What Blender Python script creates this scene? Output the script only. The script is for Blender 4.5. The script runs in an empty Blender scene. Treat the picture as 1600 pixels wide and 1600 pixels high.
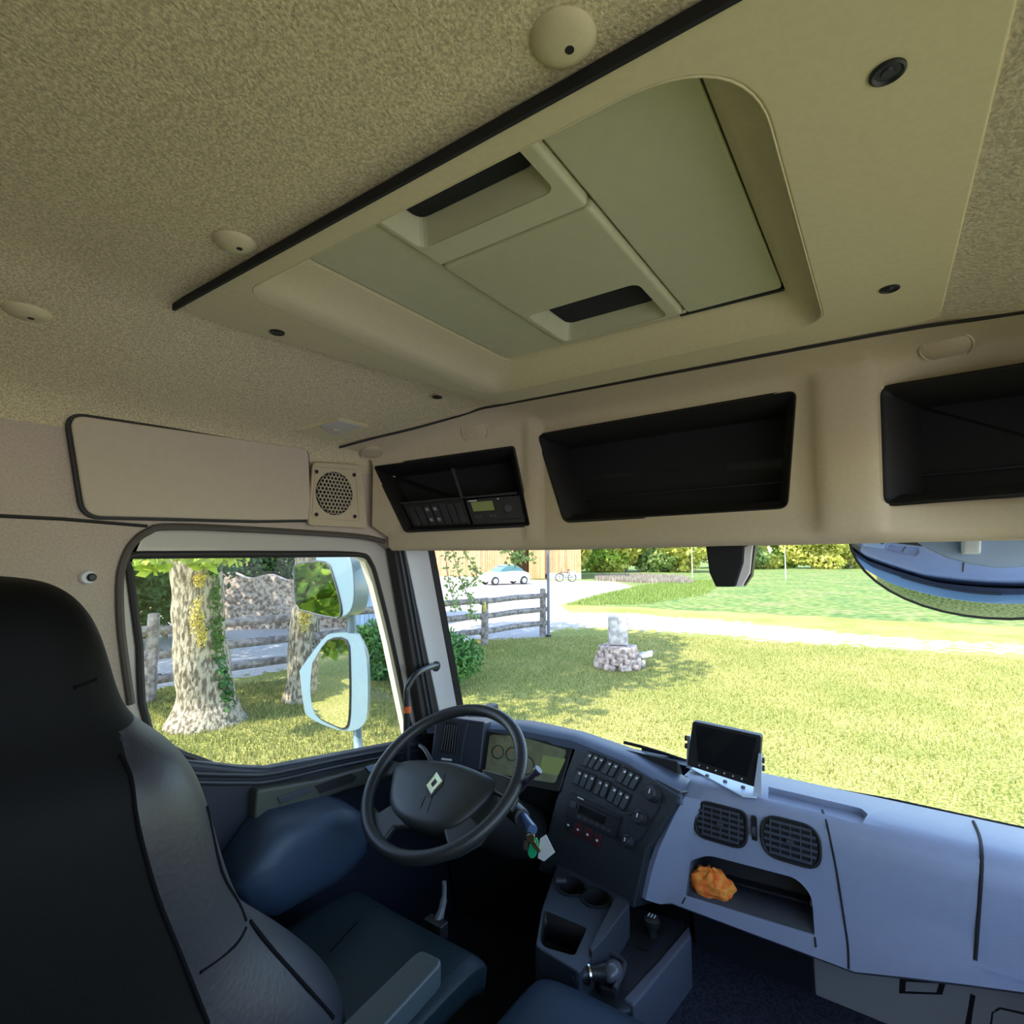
import bpy, bmesh, math, random
from mathutils import Vector, Matrix
from mathutils.bvhtree import BVHTree
import numpy as np
PI = math.pi
random.seed(7); rng = np.random.default_rng(7)
scene = bpy.context.scene
col = scene.collection

# ------------------------------------------------------------------ camera
F = 842.0; YAW = math.radians(34.8); PIT = math.atan(63/842)
fw = Vector((-math.sin(YAW)*math.cos(PIT), math.cos(YAW)*math.cos(PIT), math.sin(PIT)))
rt = Vector((math.cos(YAW), math.sin(YAW), 0)); up = rt.cross(fw)
cam = bpy.data.cameras.new('camera'); camo = bpy.data.objects.new('camera', cam); col.objects.link(camo)
cam.sensor_width = 36; cam.sensor_fit = 'HORIZONTAL'; cam.lens = 36*F/1600
cam.clip_start = .02; cam.clip_end = 400
M3 = Matrix((rt, up, -fw)).transposed()
camo.matrix_world = M3.to_4x4()
scene.camera = camo
# ------------------------------------------------------------------ world, sun, exposure
w = bpy.data.worlds.new('world'); scene.world = w; w.use_nodes = True
nt = w.node_tree; nt.nodes.clear()
sky = nt.nodes.new('ShaderNodeTexSky'); sky.sky_type = 'NISHITA'; sky.sun_disc = False
sky.sun_elevation = math.radians(50); sky.sun_rotation = math.radians(200); sky.air_density = 1.0; sky.dust_density = .6; sky.ozone_density = 1.5
bg = nt.nodes.new('ShaderNodeBackground'); bg.inputs[1].default_value = .42
wo = nt.nodes.new('ShaderNodeOutputWorld')
nt.links.new(sky.outputs[0], bg.inputs[0]); nt.links.new(bg.outputs[0], wo.inputs[0])
sd = bpy.data.lights.new('sun', 'SUN'); sd.energy = 5.0; sd.angle = math.radians(.6); sd.color = (1, .95, .86)
so = bpy.data.objects.new('sun', sd); col.objects.link(so)
SUNDIR = Vector((.37*math.cos(math.radians(50)), .93*math.cos(math.radians(50)), -math.sin(math.radians(50))))
so.rotation_euler = SUNDIR.to_track_quat('-Z', 'Y').to_euler(); so.location = (-20, -20, 30)
vs = scene.view_settings; vs.view_transform = 'Standard'; vs.look = 'None'; vs.gamma = 1; vs.use_curve_mapping = False
vs.exposure = 1.0

# ------------------------------------------------------------------ measuring helpers: a sight line met with a real plane
def ray(px, py): return fw + rt*((px-800)/F) - up*((py-800)/F)
def oX(px, py, x): d = ray(px, py); return d*(x/d.x)
def oY(px, py, y): d = ray(px, py); return d*(y/d.y)
def oZ(px, py, z): d = ray(px, py); return d*(z/d.z)
def oP(px, py, p, n): d = ray(px, py); return d*(Vector(p).dot(n)/d.dot(n))
GZ = -2.45
def G(px, py): return oZ(px, py, GZ)

# ------------------------------------------------------------------ materials
def mat(name, c, rough=.6, metal=0, noise=0, nscale=40, bump=0, bscale=200, c2=None, spec=.5, coat=0, detail=4, emis=None, lo=.4, hi=.6):
    m = bpy.data.materials.new(name); m.use_nodes = True
    t = m.node_tree; b = t.nodes['Principled BSDF']
    b.inputs['Base Color'].default_value = (*c, 1); b.inputs['Roughness'].default_value = rough
    b.inputs['Metallic'].default_value = metal; b.inputs['Specular IOR Level'].default_value = spec
    b.inputs['Coat Weight'].default_value = coat
    tc = t.nodes.new('ShaderNodeTexCoord')
    if c2 is None: c2 = tuple(x*(1-noise) for x in c)
    n = t.nodes.new('ShaderNodeTexNoise'); n.inputs['Scale'].default_value = nscale; n.inputs['Detail'].default_value = detail
    t.links.new(tc.outputs['Object'], n.inputs['Vector'])
    r = t.nodes.new('ShaderNodeValToRGB'); r.color_ramp.elements[0].position = lo; r.color_ramp.elements[1].position = hi
    r.color_ramp.elements[0].color = (*c2, 1); r.color_ramp.elements[1].color = (*c, 1)
    t.links.new(n.outputs[0], r.inputs[0]); t.links.new(r.outputs[0], b.inputs['Base Color'])
    if bump:
        n2 = t.nodes.new('ShaderNodeTexNoise'); n2.inputs['Scale'].default_value = bscale; n2.inputs['Detail'].default_value = 3
        t.links.new(tc.outputs['Object'], n2.inputs['Vector'])
        bp = t.nodes.new('ShaderNodeBump'); bp.inputs['Strength'].default_value = bump; bp.inputs['Distance'].default_value = .002
        t.links.new(n2.outputs[0], bp.inputs['Height']); t.links.new(bp.outputs[0], b.inputs['Normal'])
    if emis:
        b.inputs['Emission Color'].default_value = (*emis[0], 1); b.inputs['Emission Strength'].default_value = emis[1]
    return m
def leafmat(name, ca, cb, trans=.45):
    m = bpy.data.materials.new(name); m.use_nodes = True; t = m.node_tree; b = t.nodes['Principled BSDF']
    oi = t.nodes.new('ShaderNodeNewGeometry')
    r = t.nodes.new('ShaderNodeValToRGB'); r.color_ramp.elements[0].color = (*ca, 1); r.color_ramp.elements[1].color = (*cb, 1)
    t.links.new(oi.outputs['Random Per Island'], r.inputs[0]); t.links.new(r.outputs[0], b.inputs['Base Color'])
    b.inputs['Roughness'].default_value = .6; b.inputs['Specular IOR Level'].default_value = .3
    tr = t.nodes.new('ShaderNodeBsdfTranslucent'); t.links.new(r.outputs[0], tr.inputs[0])
    mx = t.nodes.new('ShaderNodeMixShader'); mx.inputs[0].default_value = trans
    t.links.new(b.outputs[0], mx.inputs[1]); t.links.new(tr.outputs[0], mx.inputs[2])
    t.links.new(mx.outputs[0], t.nodes['Material Output'].inputs[0]); return m
def glassmat(name, tint=(1, 1, 1), refl=.05):
    m = bpy.data.materials.new(name); m.use_nodes = True; t = m.node_tree; t.nodes.remove(t.nodes['Principled BSDF'])
    a = t.nodes.new('ShaderNodeBsdfTransparent'); a.inputs[0].default_value = (*tint, 1)
    g = t.nodes.new('ShaderNodeBsdfGlossy'); g.inputs['Roughness'].default_value = .0
    lw = t.nodes.new('ShaderNodeFresnel'); lw.inputs[0].default_value = 1.3
    mx = t.nodes.new('ShaderNodeMixShader'); t.links.new(lw.outputs[0], mx.inputs[0])
    t.links.new(a.outputs[0], mx.inputs[1]); t.links.new(g.outputs[0], mx.inputs[2])
    t.links.new(mx.outputs[0], t.nodes['Material Output'].inputs[0]); return m
def planks(name, c, c2, width, gap=(.05, .04, .03), axis='X', rough=.8):
    m = mat(name, c, rough, noise=0, nscale=3, c2=c2, lo=.3, hi=.7); t = m.node_tree; b = t.nodes['Principled BSDF']
    tc = t.nodes.new('ShaderNodeTexCoord'); sp = t.nodes.new('ShaderNodeSeparateXYZ'); t.links.new(tc.outputs['Object'], sp.inputs[0])
    def mth(op, a, v=None, bb=None):
        n = t.nodes.new('ShaderNodeMath'); n.operation = op; t.links.new(a, n.inputs[0])
        if v is not None: n.inputs[1].default_value = v
        if bb is not None: t.links.new(bb, n.inputs[1])
        return n.outputs[0]
    s = sp.outputs[axis]
    dv = mth('DIVIDE', s, width); fr = mth('FRACT', dv); fl = mth('FLOOR', dv)
    wn = t.nodes.new('ShaderNodeTexWhiteNoise'); wn.noise_dimensions = '1D'; t.links.new(fl, wn.inputs['W'])
    g = mth('LESS_THAN', fr, .1)
    old = b.inputs['Base Color'].links[0].from_socket
    hs = t.nodes.new('ShaderNodeHueSaturation'); t.links.new(old, hs.inputs['Color'])
    v = mth('MULTIPLY_ADD', wn.outputs[0], .45); v.node.inputs[2].default_value = .75; t.links.new(v, hs.inputs['Value'])
    mx = t.nodes.new('ShaderNodeMixRGB'); t.links.new(g, mx.inputs[0]); t.links.new(hs.outputs[0], mx.inputs[1]); mx.inputs[2].default_value = (*gap, 1)
    t.links.new(mx.outputs[0], b.inputs['Base Color']); return m

HEAD = mat('headliner_fabric', (.77, .66, .39), .95, noise=.36, nscale=260, bump=.9, bscale=300, detail=2, spec=.2, lo=.35, hi=.65)
HEADR = mat('ribbed_fabric', (.66, .57, .40), .95, noise=.25, nscale=150, bump=1, bscale=220, spec=.2)
WALLF = mat('wall_fabric', (.56, .46, .36), .95, noise=.12, nscale=200, bump=.5, bscale=260, spec=.2)
BEIGE = mat('beige_plastic', (.62, .54, .31), .6, noise=.04, nscale=100, bump=.15, bscale=350, spec=.35)
BEIGE2 = mat('console_plastic', (.56, .46, .295), .6, noise=.04, nscale=100, bump=.12, bscale=350, spec=.35)
PANEL = mat('panel_plastic', (.56, .47, .34), .55, noise=.03, bump=.05, bscale=300, spec=.3)
BLACK = mat('black_plastic', (.014, .014, .014), .45, bump=.1, bscale=400)
BLACKM = mat('black_matte', (.008, .008, .009), .8)
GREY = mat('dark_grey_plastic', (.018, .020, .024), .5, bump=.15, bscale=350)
GREY2 = mat('mid_grey_plastic', (.045, .05, .06), .5, bump=.15, bscale=350)
SWM = mat('switch_grey', (.042, .05, .056), .5)
DASH = mat('dash_grey_plastic', (.25, .28, .37), .42, noise=.03, bump=.2, bscale=380, spec=.45)
DASHD = mat('dash_dark_plastic', (.07, .075, .085), .5, bump=.2, bscale=380)
LEATH = mat('dark_leather', (.0045, .0045, .005), .6, noise=.1, nscale=8, bump=.25, bscale=120, spec=.09)
CUSH = mat('cushion_leather', (.010, .022, .027), .5, bump=.25, bscale=120, spec=.3)
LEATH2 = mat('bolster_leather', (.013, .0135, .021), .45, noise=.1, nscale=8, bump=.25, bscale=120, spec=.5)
STITCH = mat('stitching', (.004, .004, .005), .8, spec=.05)
DOORP = mat('door_plastic', (.012, .016, .028), .5, bump=.2, bscale=300)
POCKET = mat('door_pocket_plastic', (.028, .05, .085), .5, bump=.15, bscale=300)
WHEEL = mat('wheel_rubber', (.020, .023, .024), .42, bump=.15, bscale=300)
HUB = mat('hub_plastic', (.020, .025, .022), .45, bump=.1, bscale=300)
CHROME = mat('chrome', (.8, .8, .8), .15, 1)
RUBBER = mat('rubber_seal', (.02, .018, .016), .6)
CREAM = mat('painted_frame', (.55, .50, .43), .35, coat=.3)
WHITEP = mat('white_paint', (.14, .22, .26), .35, coat=.3)
WHITE = mat('white_plastic', (.8, .8, .8), .5)
CARPET = mat('floor_mat', (.03, .035, .06), .9, c2=(.008, .01, .018), nscale=160, bump=.6, bscale=200)
MIRROR = mat('mirror_glass', (.9, .9, .9), .02, 1)
GLASS = glassmat('window_glass')
SCREEN = mat('screen_glass', (.008, .009, .01), .12, coat=.5)
ORANGE = mat('orange_cloth', (1, .36, .05), .85, c2=(1, .18, .02), nscale=60, bump=.6, bscale=120)
ORB = mat('orange_mark', (.9, .15, .03), .5)
RED = mat('red_plastic', (.07, .008, .008), .5)
GREEN = mat('green_tag', (.02, .5, .2), .4)
BRASS = mat('brass_key', (.6, .42, .2), .3, .9)
GAUGE = mat('gauge_face', (.20, .21, .12), .35, noise=.3, nscale=30, coat=.5)
LCD = mat('lcd_green', (.26, .30, .10), .3)
MARK = mat('white_marking', (.7, .72, .72), .5)
LENS = mat('lamp_lens', (.52, .50, .40), .25, coat=.5)
BARK = mat('bark', (.36, .31, .21), .95, c2=(.11, .09, .055), nscale=22, lo=.42, hi=.55, bump=1, bscale=20, detail=8)
for l_ in [l for l in BARK.node_tree.links if l.from_node.type == 'TEX_COORD']:
    mp = BARK.node_tree.nodes.new('ShaderNodeMapping'); mp.inputs['Scale'].default_value = (1, 1, .38); to_ = l_.to_socket; fr_ = l_.from_socket
    BARK.node_tree.links.new(fr_, mp.inputs[0]); BARK.node_tree.links.new(mp.outputs[0], to_)
BARK.node_tree.nodes['Bump'].inputs['Distance'].default_value = .04
LICH = mat('lichen', (.75, .62, .12), .9, c2=(.45, .35, .12), nscale=20)
FENCE = mat('weathered_wood', (.36, .31, .27), .9, c2=(.16, .13, .11), nscale=9, bump=.5, bscale=30, detail=6)
STONE = mat('pale_stone', (.62, .57, .52), .9, c2=(.36, .32, .29), nscale=9, bump=.6, bscale=30, detail=8)
RUBBLE = mat('rubble', (.62, .48, .40), .95, c2=(.26, .19, .16), nscale=11, bump=1, bscale=20, detail=8)
WALLST = mat('rough_stone_wall', (.66, .54, .43), .95, c2=(.20, .15, .10), nscale=9, bump=1, bscale=12, detail=8)
GRAVEL = mat('gravel', (.62, .57, .52), .95, c2=(.45, .41, .38), nscale=12)
BARNW = planks('larch_boards', (.62, .36, .17), (.50, .27, .12), .22)
BARND = planks('larch_door', (.66, .36, .15), (.56, .30, .12), .16)
SHEDW = planks('bluish_boards', (.42, .52, .60), (.34, .42, .50), .2, gap=(.12, .16, .2), axis='Y')
L_TREE = leafmat('leaf_spring', (.10, .20, .02), (.30, .42, .05), .5)
L_BRIGHT = leafmat('leaf_bright', (.30, .42, .04), (.55, .65, .10), .5)
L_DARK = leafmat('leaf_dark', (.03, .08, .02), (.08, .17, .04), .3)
L_IVY = leafmat('leaf_ivy', (.03, .10, .02), (.10, .22, .05), .3)
L_CON = leafmat('leaf_conifer', (.05, .15, .03), (.14, .30, .08), .3)
L_FAR = leafmat('leaf_far', (.34, .38, .07), (.85, .78, .20), .4)
L_FARD = leafmat('leaf_far_dark', (.16, .26, .08), (.42, .50, .16), .4)
L_FRESH = leafmat('leaf_far_fresh', (.22, .36, .05), (.55, .68, .12), .4)
L_GRASS = leafmat('grass_blade', (.14, .22, .03), (.34, .40, .10), .4)

# ------------------------------------------------------------------ mesh helpers
ORG = {}
class MB:
    def __init__(s): s.b = bmesh.new()
    def face(s, vs):
        try: return s.b.faces.new(vs)
        except ValueError: return None
    def V(s, p): return s.b.verts.new(Vector(p))
    def prism(s, pts, d):
        d = Vector(d); a = [s.V(p) for p in pts]; c = [s.V(Vector(p)+d) for p in pts]
        s.face(a); s.face(c[::-1]); n = len(a)
        for i in range(n): s.face([a[i], c[i], c[(i+1) % n], a[(i+1) % n]])
        return s
    def ring(s, outer, inner, d):
        d = Vector(d); n = len(outer)
        A = [s.V(p) for p in outer]; B = [s.V(p) for p in inner]; C = [s.V(Vector(p)+d) for p in outer]; D = [s.V(Vector(p)+d) for p in inner]
        for i in range(n):
            j = (i+1) % n
            s.face([A[i], A[j], B[j], B[i]]); s.face([C[i], D[i], D[j], C[j]]); s.face([A[i], C[i], C[j], A[j]]); s.face([B[i], B[j], D[j], D[i]])
        return s
    def box(s, c, size, R=None):
        c = Vector(c); h = Vector(size)/2; R = R or Matrix.Identity(3)
        v = [s.V(c + R @ Vector((x*h.x, y*h.y, z*h.z))) for x in (-1, 1) for y in (-1, 1) for z in (-1, 1)]
        for f in ((0, 1, 3, 2), (4, 6, 7, 5), (0, 4, 5, 1), (2, 3, 7, 6), (0, 2, 6, 4), (1, 5, 7, 3)): s.face([v[i] for i in f])
        return s
    def tube(s, pts, r, n=10, closed=False):
        pts = [Vector(p) for p in pts]; N = len(pts); rs = r if isinstance(r, (list, tuple)) else [r]*N
        rings = []; ref = None
        for i, p in enumerate(pts):
            if closed: t = pts[(i+1) % N]-pts[i-1]
            else: t = pts[min(i+1, N-1)]-pts[max(i-1, 0)]
            t.normalize()
            if ref is None: ref = t.orthogonal().normalized()
            ref = (ref - t*ref.dot(t)).normalized(); b = t.cross(ref)
            rings.append([s.V(p+(ref*math.cos(a)+b*math.sin(a))*rs[i]) for a in [2*PI*k/n for k in range(n)]])
        for i in range(N if closed else N-1):
            a, c = rings[i], rings[(i+1) % N]
            for k in range(n): s.face([a[k], a[(k+1) % n], c[(k+1) % n], c[k]])
        if not closed: s.face(rings[0][::-1]); s.face(rings[-1])
        return s
    def cyl(s, p0, p1, r0, r1=None, n=24): return s.tube([p0, p1], [r0, r0 if r1 is None else r1], n)
    def lathe(s, c, axis, prof, n=28):
        c = Vector(c); ax = Vector(axis).normalized(); u = ax.orthogonal().normalized(); v = ax.cross(u); rings = []
        for r, h in prof: rings.append([s.V(c+ax*h+(u*math.cos(2*PI*k/n)+v*math.sin(2*PI*k/n))*max(r, 1e-5)) for k in range(n)])
        for a, b in zip(rings, rings[1:]):
            for k in range(n): s.face([a[k], a[(k+1) % n], b[(k+1) % n], b[k]])
        s.face(rings[0][::-1]); s.face(rings[-1]); return s
    def loft(s, rings, cap=True, closed=True):
        R = [[s.V(p) for p in r] for r in rings]
        for a, b in zip(R, R[1:]):
            n = len(a)
            for k in range(n if closed else n-1): s.face([a[k], a[(k+1) % n], b[(k+1) % n], b[k]])
        if cap and closed: s.face(R[0][::-1]); s.face(R[-1])
        return s
    def ell(s, c, r, R=None, n=20, m=12):
        R = R or Matrix.Identity(3); c = Vector(c); rings = []
        for i in range(m+1):
            a = -PI/2+PI*i/m; q = max(math.cos(a), .01)
            rings.append([c+R @ Vector((r[0]*q*math.cos(2*PI*k/n), r[1]*q*math.sin(2*PI*k/n), r[2]*math.sin(a))) for k in range(n)])
        return s.loft(rings)
    def out(s, name, m, parent=None, bevel=0, seg=3, smooth=True, sub=0, solid=0, wn=True, ang=35):
        bm = s.b
        bmesh.ops.remove_doubles(bm, verts=bm.verts, dist=1e-6)
        bmesh.ops.recalc_face_normals(bm, faces=bm.faces)
        me = bpy.data.meshes.new(name)
        xs = [v.co for v in bm.verts]
        o0 = Vector([(min(v[i] for v in xs)+max(v[i] for v in xs))/2 for i in range(3)]) if xs else Vector()
        bmesh.ops.translate(bm, verts=bm.verts, vec=-o0)
        bm.to_mesh(me); bm.free()
        for p in me.polygons: p.use_smooth = smooth
        if smooth: me.set_sharp_from_angle(angle=math.radians(ang))
        return link(name, me, m, o0, parent, bevel, seg, sub, solid)
def link(name, me, m, o0, parent=None, bevel=0, seg=3, sub=0, solid=0):
    ob = bpy.data.objects.new(name, me); me.materials.append(m); col.objects.link(ob)
    if parent is not None:
        ob.parent = parent; ob.location = o0-ORG[parent.name]
    else: ob.location = o0
    ORG[ob.name] = o0
    if solid:
        k = ob.modifiers.new('s', 'SOLIDIFY'); k.thickness = solid; k.offset = 0
    if sub:
        k = ob.modifiers.new('u', 'SUBSURF'); k.levels = sub; k.render_levels = sub
        for p in me.polygons: p.use_smooth = True
    if bevel:
        k = ob.modifiers.new('b', 'BEVEL'); k.width = bevel; k.segments = seg; k.limit_method = 'ANGLE'; k.angle_limit = math.radians(40); k.use_clamp_overlap = True
        for p in me.polygons: p.use_smooth = True
        for e in me.edges: e.use_edge_sharp = False
        k = ob.modifiers.new('w', 'WEIGHTED_NORMAL'); k.keep_sharp = True
    return ob
def tag(o, label, cat, group=None, kind=None):
    if label: o['label'] = label
    if cat: o['category'] = cat
    if group: o['group'] = group
    if kind: o['kind'] = kind
    return o
def struct(o, label=None, cat=None):
    o['kind'] = 'structure'
    if label: o['label'] = label; o['category'] = cat
    return o
def thing(name, loc, label, cat, group=None, kind=None):
    o = bpy.data.objects.new(name, None); o.empty_display_size = .05; col.objects.link(o); o.location = Vector(loc); ORG[o.name] = Vector(loc)
    return tag(o, label, cat, group, kind)
def copytree(o, loc, parent=None):
    c = o.copy(); col.objects.link(c)
    if parent is None: c.location = loc; ORG[c.name] = Vector(loc)
    else: c.parent = parent
    for ch in o.children: copytree(ch, None, c)
    return c
def bake(ob):
    dg = bpy.context.evaluated_depsgraph_get(); e = ob.evaluated_get(dg)
    me = bpy.data.meshes.new_from_object(e); ob.modifiers.clear(); ob.data = me; return ob
def cut(ob, mb, solver='EXACT'):
    """carve a real opening into ob"""
    c = mb.out('cutter', BLACKM, smooth=False)
    k = ob.modifiers.new('c', 'BOOLEAN'); k.operation = 'DIFFERENCE'; k.object = c; k.solver = solver
    bpy.context.view_layer.update(); bake(ob)
    bpy.data.objects.remove(c); return ob
def bvh(*obs):
    bpy.context.view_layer.update(); dg = bpy.context.evaluated_depsgraph_get(); V = []; P = []
    for ob in obs:
        e = ob.evaluated_get(dg); me = e.to_mesh(); k = len(V)
        V += [e.matrix_world @ v.co for v in me.vertices]; P += [[k+i for i in p.vertices] for p in me.polygons]
        e.to_mesh_clear()
    return BVHTree.FromPolygons(V, P)
def hit(t, px, py, off=0.0):
    d = ray(px, py).normalized(); r = t.ray_cast(Vector((0, 0, 0)), d)
    if r[0] is None: return None
    n = r[1]
    if n.dot(d) > 0: n = -n
    return r[0]+n*off
def hits(t, pts, off=0.0): return [q for q in (hit(t, *p, off) for p in pts) if q is not None]
def fillet(pts, r, n=5):
    pts = [Vector(p) for p in pts]; out = []; N = len(pts); rr = r if isinstance(r, (list, tuple)) else [r]*N
    for i, p in enumerate(pts):
        a = pts[i-1]-p; b = pts[(i+1) % N]-p; q = min(rr[i], a.length*.45, b.length*.45)
        if q <= 0: out.append(p); continue
        A = p+a.normalized()*q; B = p+b.normalized()*q
        for k in range(n+1):
            t = k/n; out.append(A*(1-t)**2+p*2*t*(1-t)+B*t*t)
    return out
def inset(pts, d):
    c = sum(pts, Vector())/len(pts); n = Vector()
    for i in range(len(pts)): n += (pts[i]-c).cross(pts[(i+1) % len(pts)]-c)
    n.normalize(); out = []; N = len(pts)
    for i, p in enumerate(pts):
        t = (pts[(i+1) % N]-pts[i-1]).normalized(); out.append(p+n.cross(t).normalized()*d)
    return out
def smooth(pts, n=4):
    pts = [Vector(p) for p in pts]; o = []
    for i in range(len(pts)-1):
        a, b, c, d = pts[max(i-1, 0)], pts[i], pts[i+1], pts[min(i+2, len(pts)-1)]
        for k in range(n):
            t = k/n; o.append(.5*((2*b)+(c-a)*t+(2*a-5*b+4*c-d)*t*t+(3*b-a-3*c+d)*t**3))
    return o+[pts[-1]]
def interp(x, tab):
    if x <= tab[0][0]: return tab[0][1]
    for (a, u), (b, v) in zip(tab, tab[1:]):
        if x <= b: return u+(v-u)*(x-a)/(b-a)
    return tab[-1][1]

# ================================================================== THE CAB SHELL
CX = -.465
CZ = [(-1.40, .26), (-1.395, .285), (-1.38, .31), (-1.36, .327), (-1.32, .345), (-1.2, .387), (-1.08, .433), (-1.03, .445), (-.95, .45), (.02, .45), (.10, .445), (.15, .433), (.27, .387), (.39, .345), (.43, .327), (.45, .31), (.465, .285), (.47, .26)]
def cz(x): return interp(x, CZ)
SEAM = [(-1.40, 1.30), (-1.38, 1.28), (-1.36, 1.033), (-1.2, 1.17), (-1.08, 1.265), (-.93, 1.288), (.0, 1.30), (.15, 1.27), (.27, 1.17), (.47, 1.0)]
def sy(x): return interp(x, SEAM)
def ceilgrid(xs, ys0):
    rows = []
    for t in ys0:
        rows.append([Vector((x, -.5+(sy(x)+.5)*t, cz(x))) for x in xs])
    return rows
xs = [-1.40, -1.395, -1.38, -1.36, -1.32, -1.26, -1.2, -1.14, -1.08, -1.03, -.99, -.93, -.7, -.45, -.2, .0, .06, .10]
HY0, HY1, HX0, HX1 = .455, 1.215, -.93, .0
b = MB(); ts = [0, .3, .5, .53, .6, .7, .8, .9, .953, 1]
rows = ceilgrid(xs, ts); V = [[b.V(p) for p in r] for r in rows]
for i in range(len(V)-1):
    for j in range(len(xs)-1):
        if .52 < ts[i] < .94 and xs[j] >= -.94 and xs[j+1] <= .01: continue
        b.face([V[i][j], V[i][j+1], V[i+1][j+1], V[i+1][j]])
c = b.out('ceiling', HEAD); struct(c)
xr = [.10, .15, .2, .27, .33, .39, .43, .45, .465, .47]
b = MB(); b.loft(ceilgrid(xr, ts), closed=False); struct(b.out('ceiling', HEADR))
# outer skins, keep daylight out of the seams
b = MB(); b.box((-.465, .55, .66), (2.1, 2.4, .04)); struct(b.out('trim_1', CREAM))
b = MB(); b.box((-.465, 1.72, .36), (2.1, .04, .60)); struct(b.out('trim_2', CREAM))
b = MB(); b.box((-1.49, .55, .37), (.05, 2.4, .60)); struct(b.out('trim_3', CREAM))
b = MB(); b.box((-.465, -.53, -.45), (2.1, .06, 2.2)); struct(b.out('wall_back', WALLF))
b = MB(); b.box((.50, .50, -1.0), (.05, 2.0, .70)); struct(b.out('wall_right', DOORP))
b = MB(); b.box((.50, 1.66, -1.0), (.05, .5, .70)); struct(b.out('wall_right', DOORP))
# left wall
WX = -1.40
wl = [(WX, -.5, .265), (WX, 1.15, .265)] + [tuple(oX(*q, WX)) for q in ((575, 722), (600, 800), (612, 858), (598, 848), (560, 838), (420, 829), (270, 822), (232, 832), (208, 850), (194, 878), (188, 915), (190, 990), (205, 1100), (235, 1200))] + [(WX, .55, -1.35), (WX, -.5, -1.35)]
b = MB(); b.prism(wl, (-.05, 0, 0)); struct(b.out('wall_left', WALLF, bevel=.004))
# seam between upper and lower wall trim
b = MB(); b.tube([oX(-60, 803, WX+.001), oX(100, 811, WX+.001), oX(230, 822, WX+.001)], .004, 6); struct(b.out('trim_4', RUBBER))
# floor and bulkhead
b = MB(); b.box((-.465, .65, -1.38), (2.0, 2.5, .06)); struct(b.out('floor', CARPET))
b = MB(); b.box((-.465, 1.88, -1.04), (2.0, .05, .66)); struct(b.out('wall_front', DOORP))
b = MB(); b.prism([(-.80, 1.0, -1.35), (-.80, 1.86, -1.35), (-.74, 1.86, -1.12), (-.74, 1.05, -1.12)], (1.15, 0, 0)); struct(b.out('trim_5', CARPET, bevel=.03))

# windscreen
def wsp(x, z):
    base = 1.66 - (z)*.28
    k = max(0, (-1.15-x)/.25); k = min(1, k)
    return Vector((x, base-.16*k*k, z))
b = MB(); cols = [-1.40, -1.34, -1.28, -1.22, -1.15, -.9, -.5, 0, .45]
b.loft([[wsp(x, z) for x in cols] for z in (.25, .1, -.1, -.3, -.5, -.66)], closed=False)
struct(b.out('window_2', GLASS, smooth=True), 'large curved windscreen looking out on the lawn', 'windscreen')

# ================================================================== ROOF HATCH
PZ = .437
b = MB(); b.tube(smooth([Vector((x, sy(x)+.001, cz(x)-.008)) for x in (-1.36, -1.28, -1.2, -1.08, -1.0, -.93, -.5, 0, .15, .27, .47)], 3), .0035, 6); struct(b.out('trim_12', RUBBER))
T = thing('roof_hatch', (-.45, .85, .45), 'large olive beige roof hatch with two hand pockets set in the ceiling', 'roof hatch')
outer = [Vector((-1.045, .425, PZ)), Vector((.105, .428, PZ)), Vector((.10, 1.27, PZ)), Vector((-.93, 1.27, PZ))]
op = [oZ(*q, PZ) for q in ((395, 440), (1105, 78), (1285, 505), (762, 618))]
op[0] = Vector((-.875, .462, PZ)); op[1] = Vector((-0.080, .462, PZ)); op[2].x = -0.080
fo = fillet(outer, [.06, .03, .05, .02], 12); fi = fillet(op, [.05, .12, .06, .07], 12)
b = MB(); b.ring(fo, fi, (0, 0, .016)); b.out('surround', BEIGE, T, bevel=.004)
b = MB(); b.box((-.47, .4235, .440), (1.13, .005, .014)); b.out('dark_gap', BLACKM, T)  # black strip painting the shadow line between headliner and surround
# recess walls
inn = [Vector(p) for p in ((-.785, .50, .492), (-.136, .50, .492), (-.136, 1.106, .492), (-.785, 1.106, .492))]
fn = fillet(inn, [.02, .03, .015, .03], 12)
mid = [a.lerp(c_, .15)+Vector((0, 0, .018)) for a, c_ in zip(fi, fn)]
mid2 = [a.lerp(c_, .75)+Vector((0, 0, .006)) for a, c_ in zip(fi, fn)]
b = MB(); b.loft([fi, mid, mid2, fn, [p+Vector((0, 0, .05)) for p in fn]], cap=False); b.out('recess', BEIGE, T, solid=.002, ang=70)
OLIVE = mat('hatch_plastic', (.52, .50, .30), .5, noise=.03, bump=.1, bscale=350)
PZ2 = .494
b = MB(); b.prism(fillet([Vector((-.781, .40, PZ2)), Vector((-.607, .40, PZ2)), Vector((-.607, 1.100, PZ2)), Vector((-.781, 1.100, PZ2))], .015), (0, 0, .03)); b.out('left_panel', OLIVE, T, bevel=.004)
b = MB(); b.prism(fillet([Vector((-.320, .40, PZ2)), Vector((-.141, .40, PZ2)), Vector((-.141, 1.092, PZ2)), Vector((-.320, 1.096, PZ2))], .01), (0, 0, .03)); b.out('right_panel', OLIVE, T, bevel=.004)
b = MB(); b.prism([Vector((-.607, 1.082, PZ2)), Vector((-.320, 1.082, PZ2)), Vector((-.320, 1.098, PZ2)), Vector((-.607, 1.098, PZ2))], (0, 0, .03)); b.out('front_strip', OLIVE, T, bevel=.002)
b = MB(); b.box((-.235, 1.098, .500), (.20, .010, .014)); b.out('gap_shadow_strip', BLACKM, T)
b = MB(); b.box((-.465, .82, .575), (.75, .72, .02)); b.out('backing', BLACKM, T)
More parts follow.
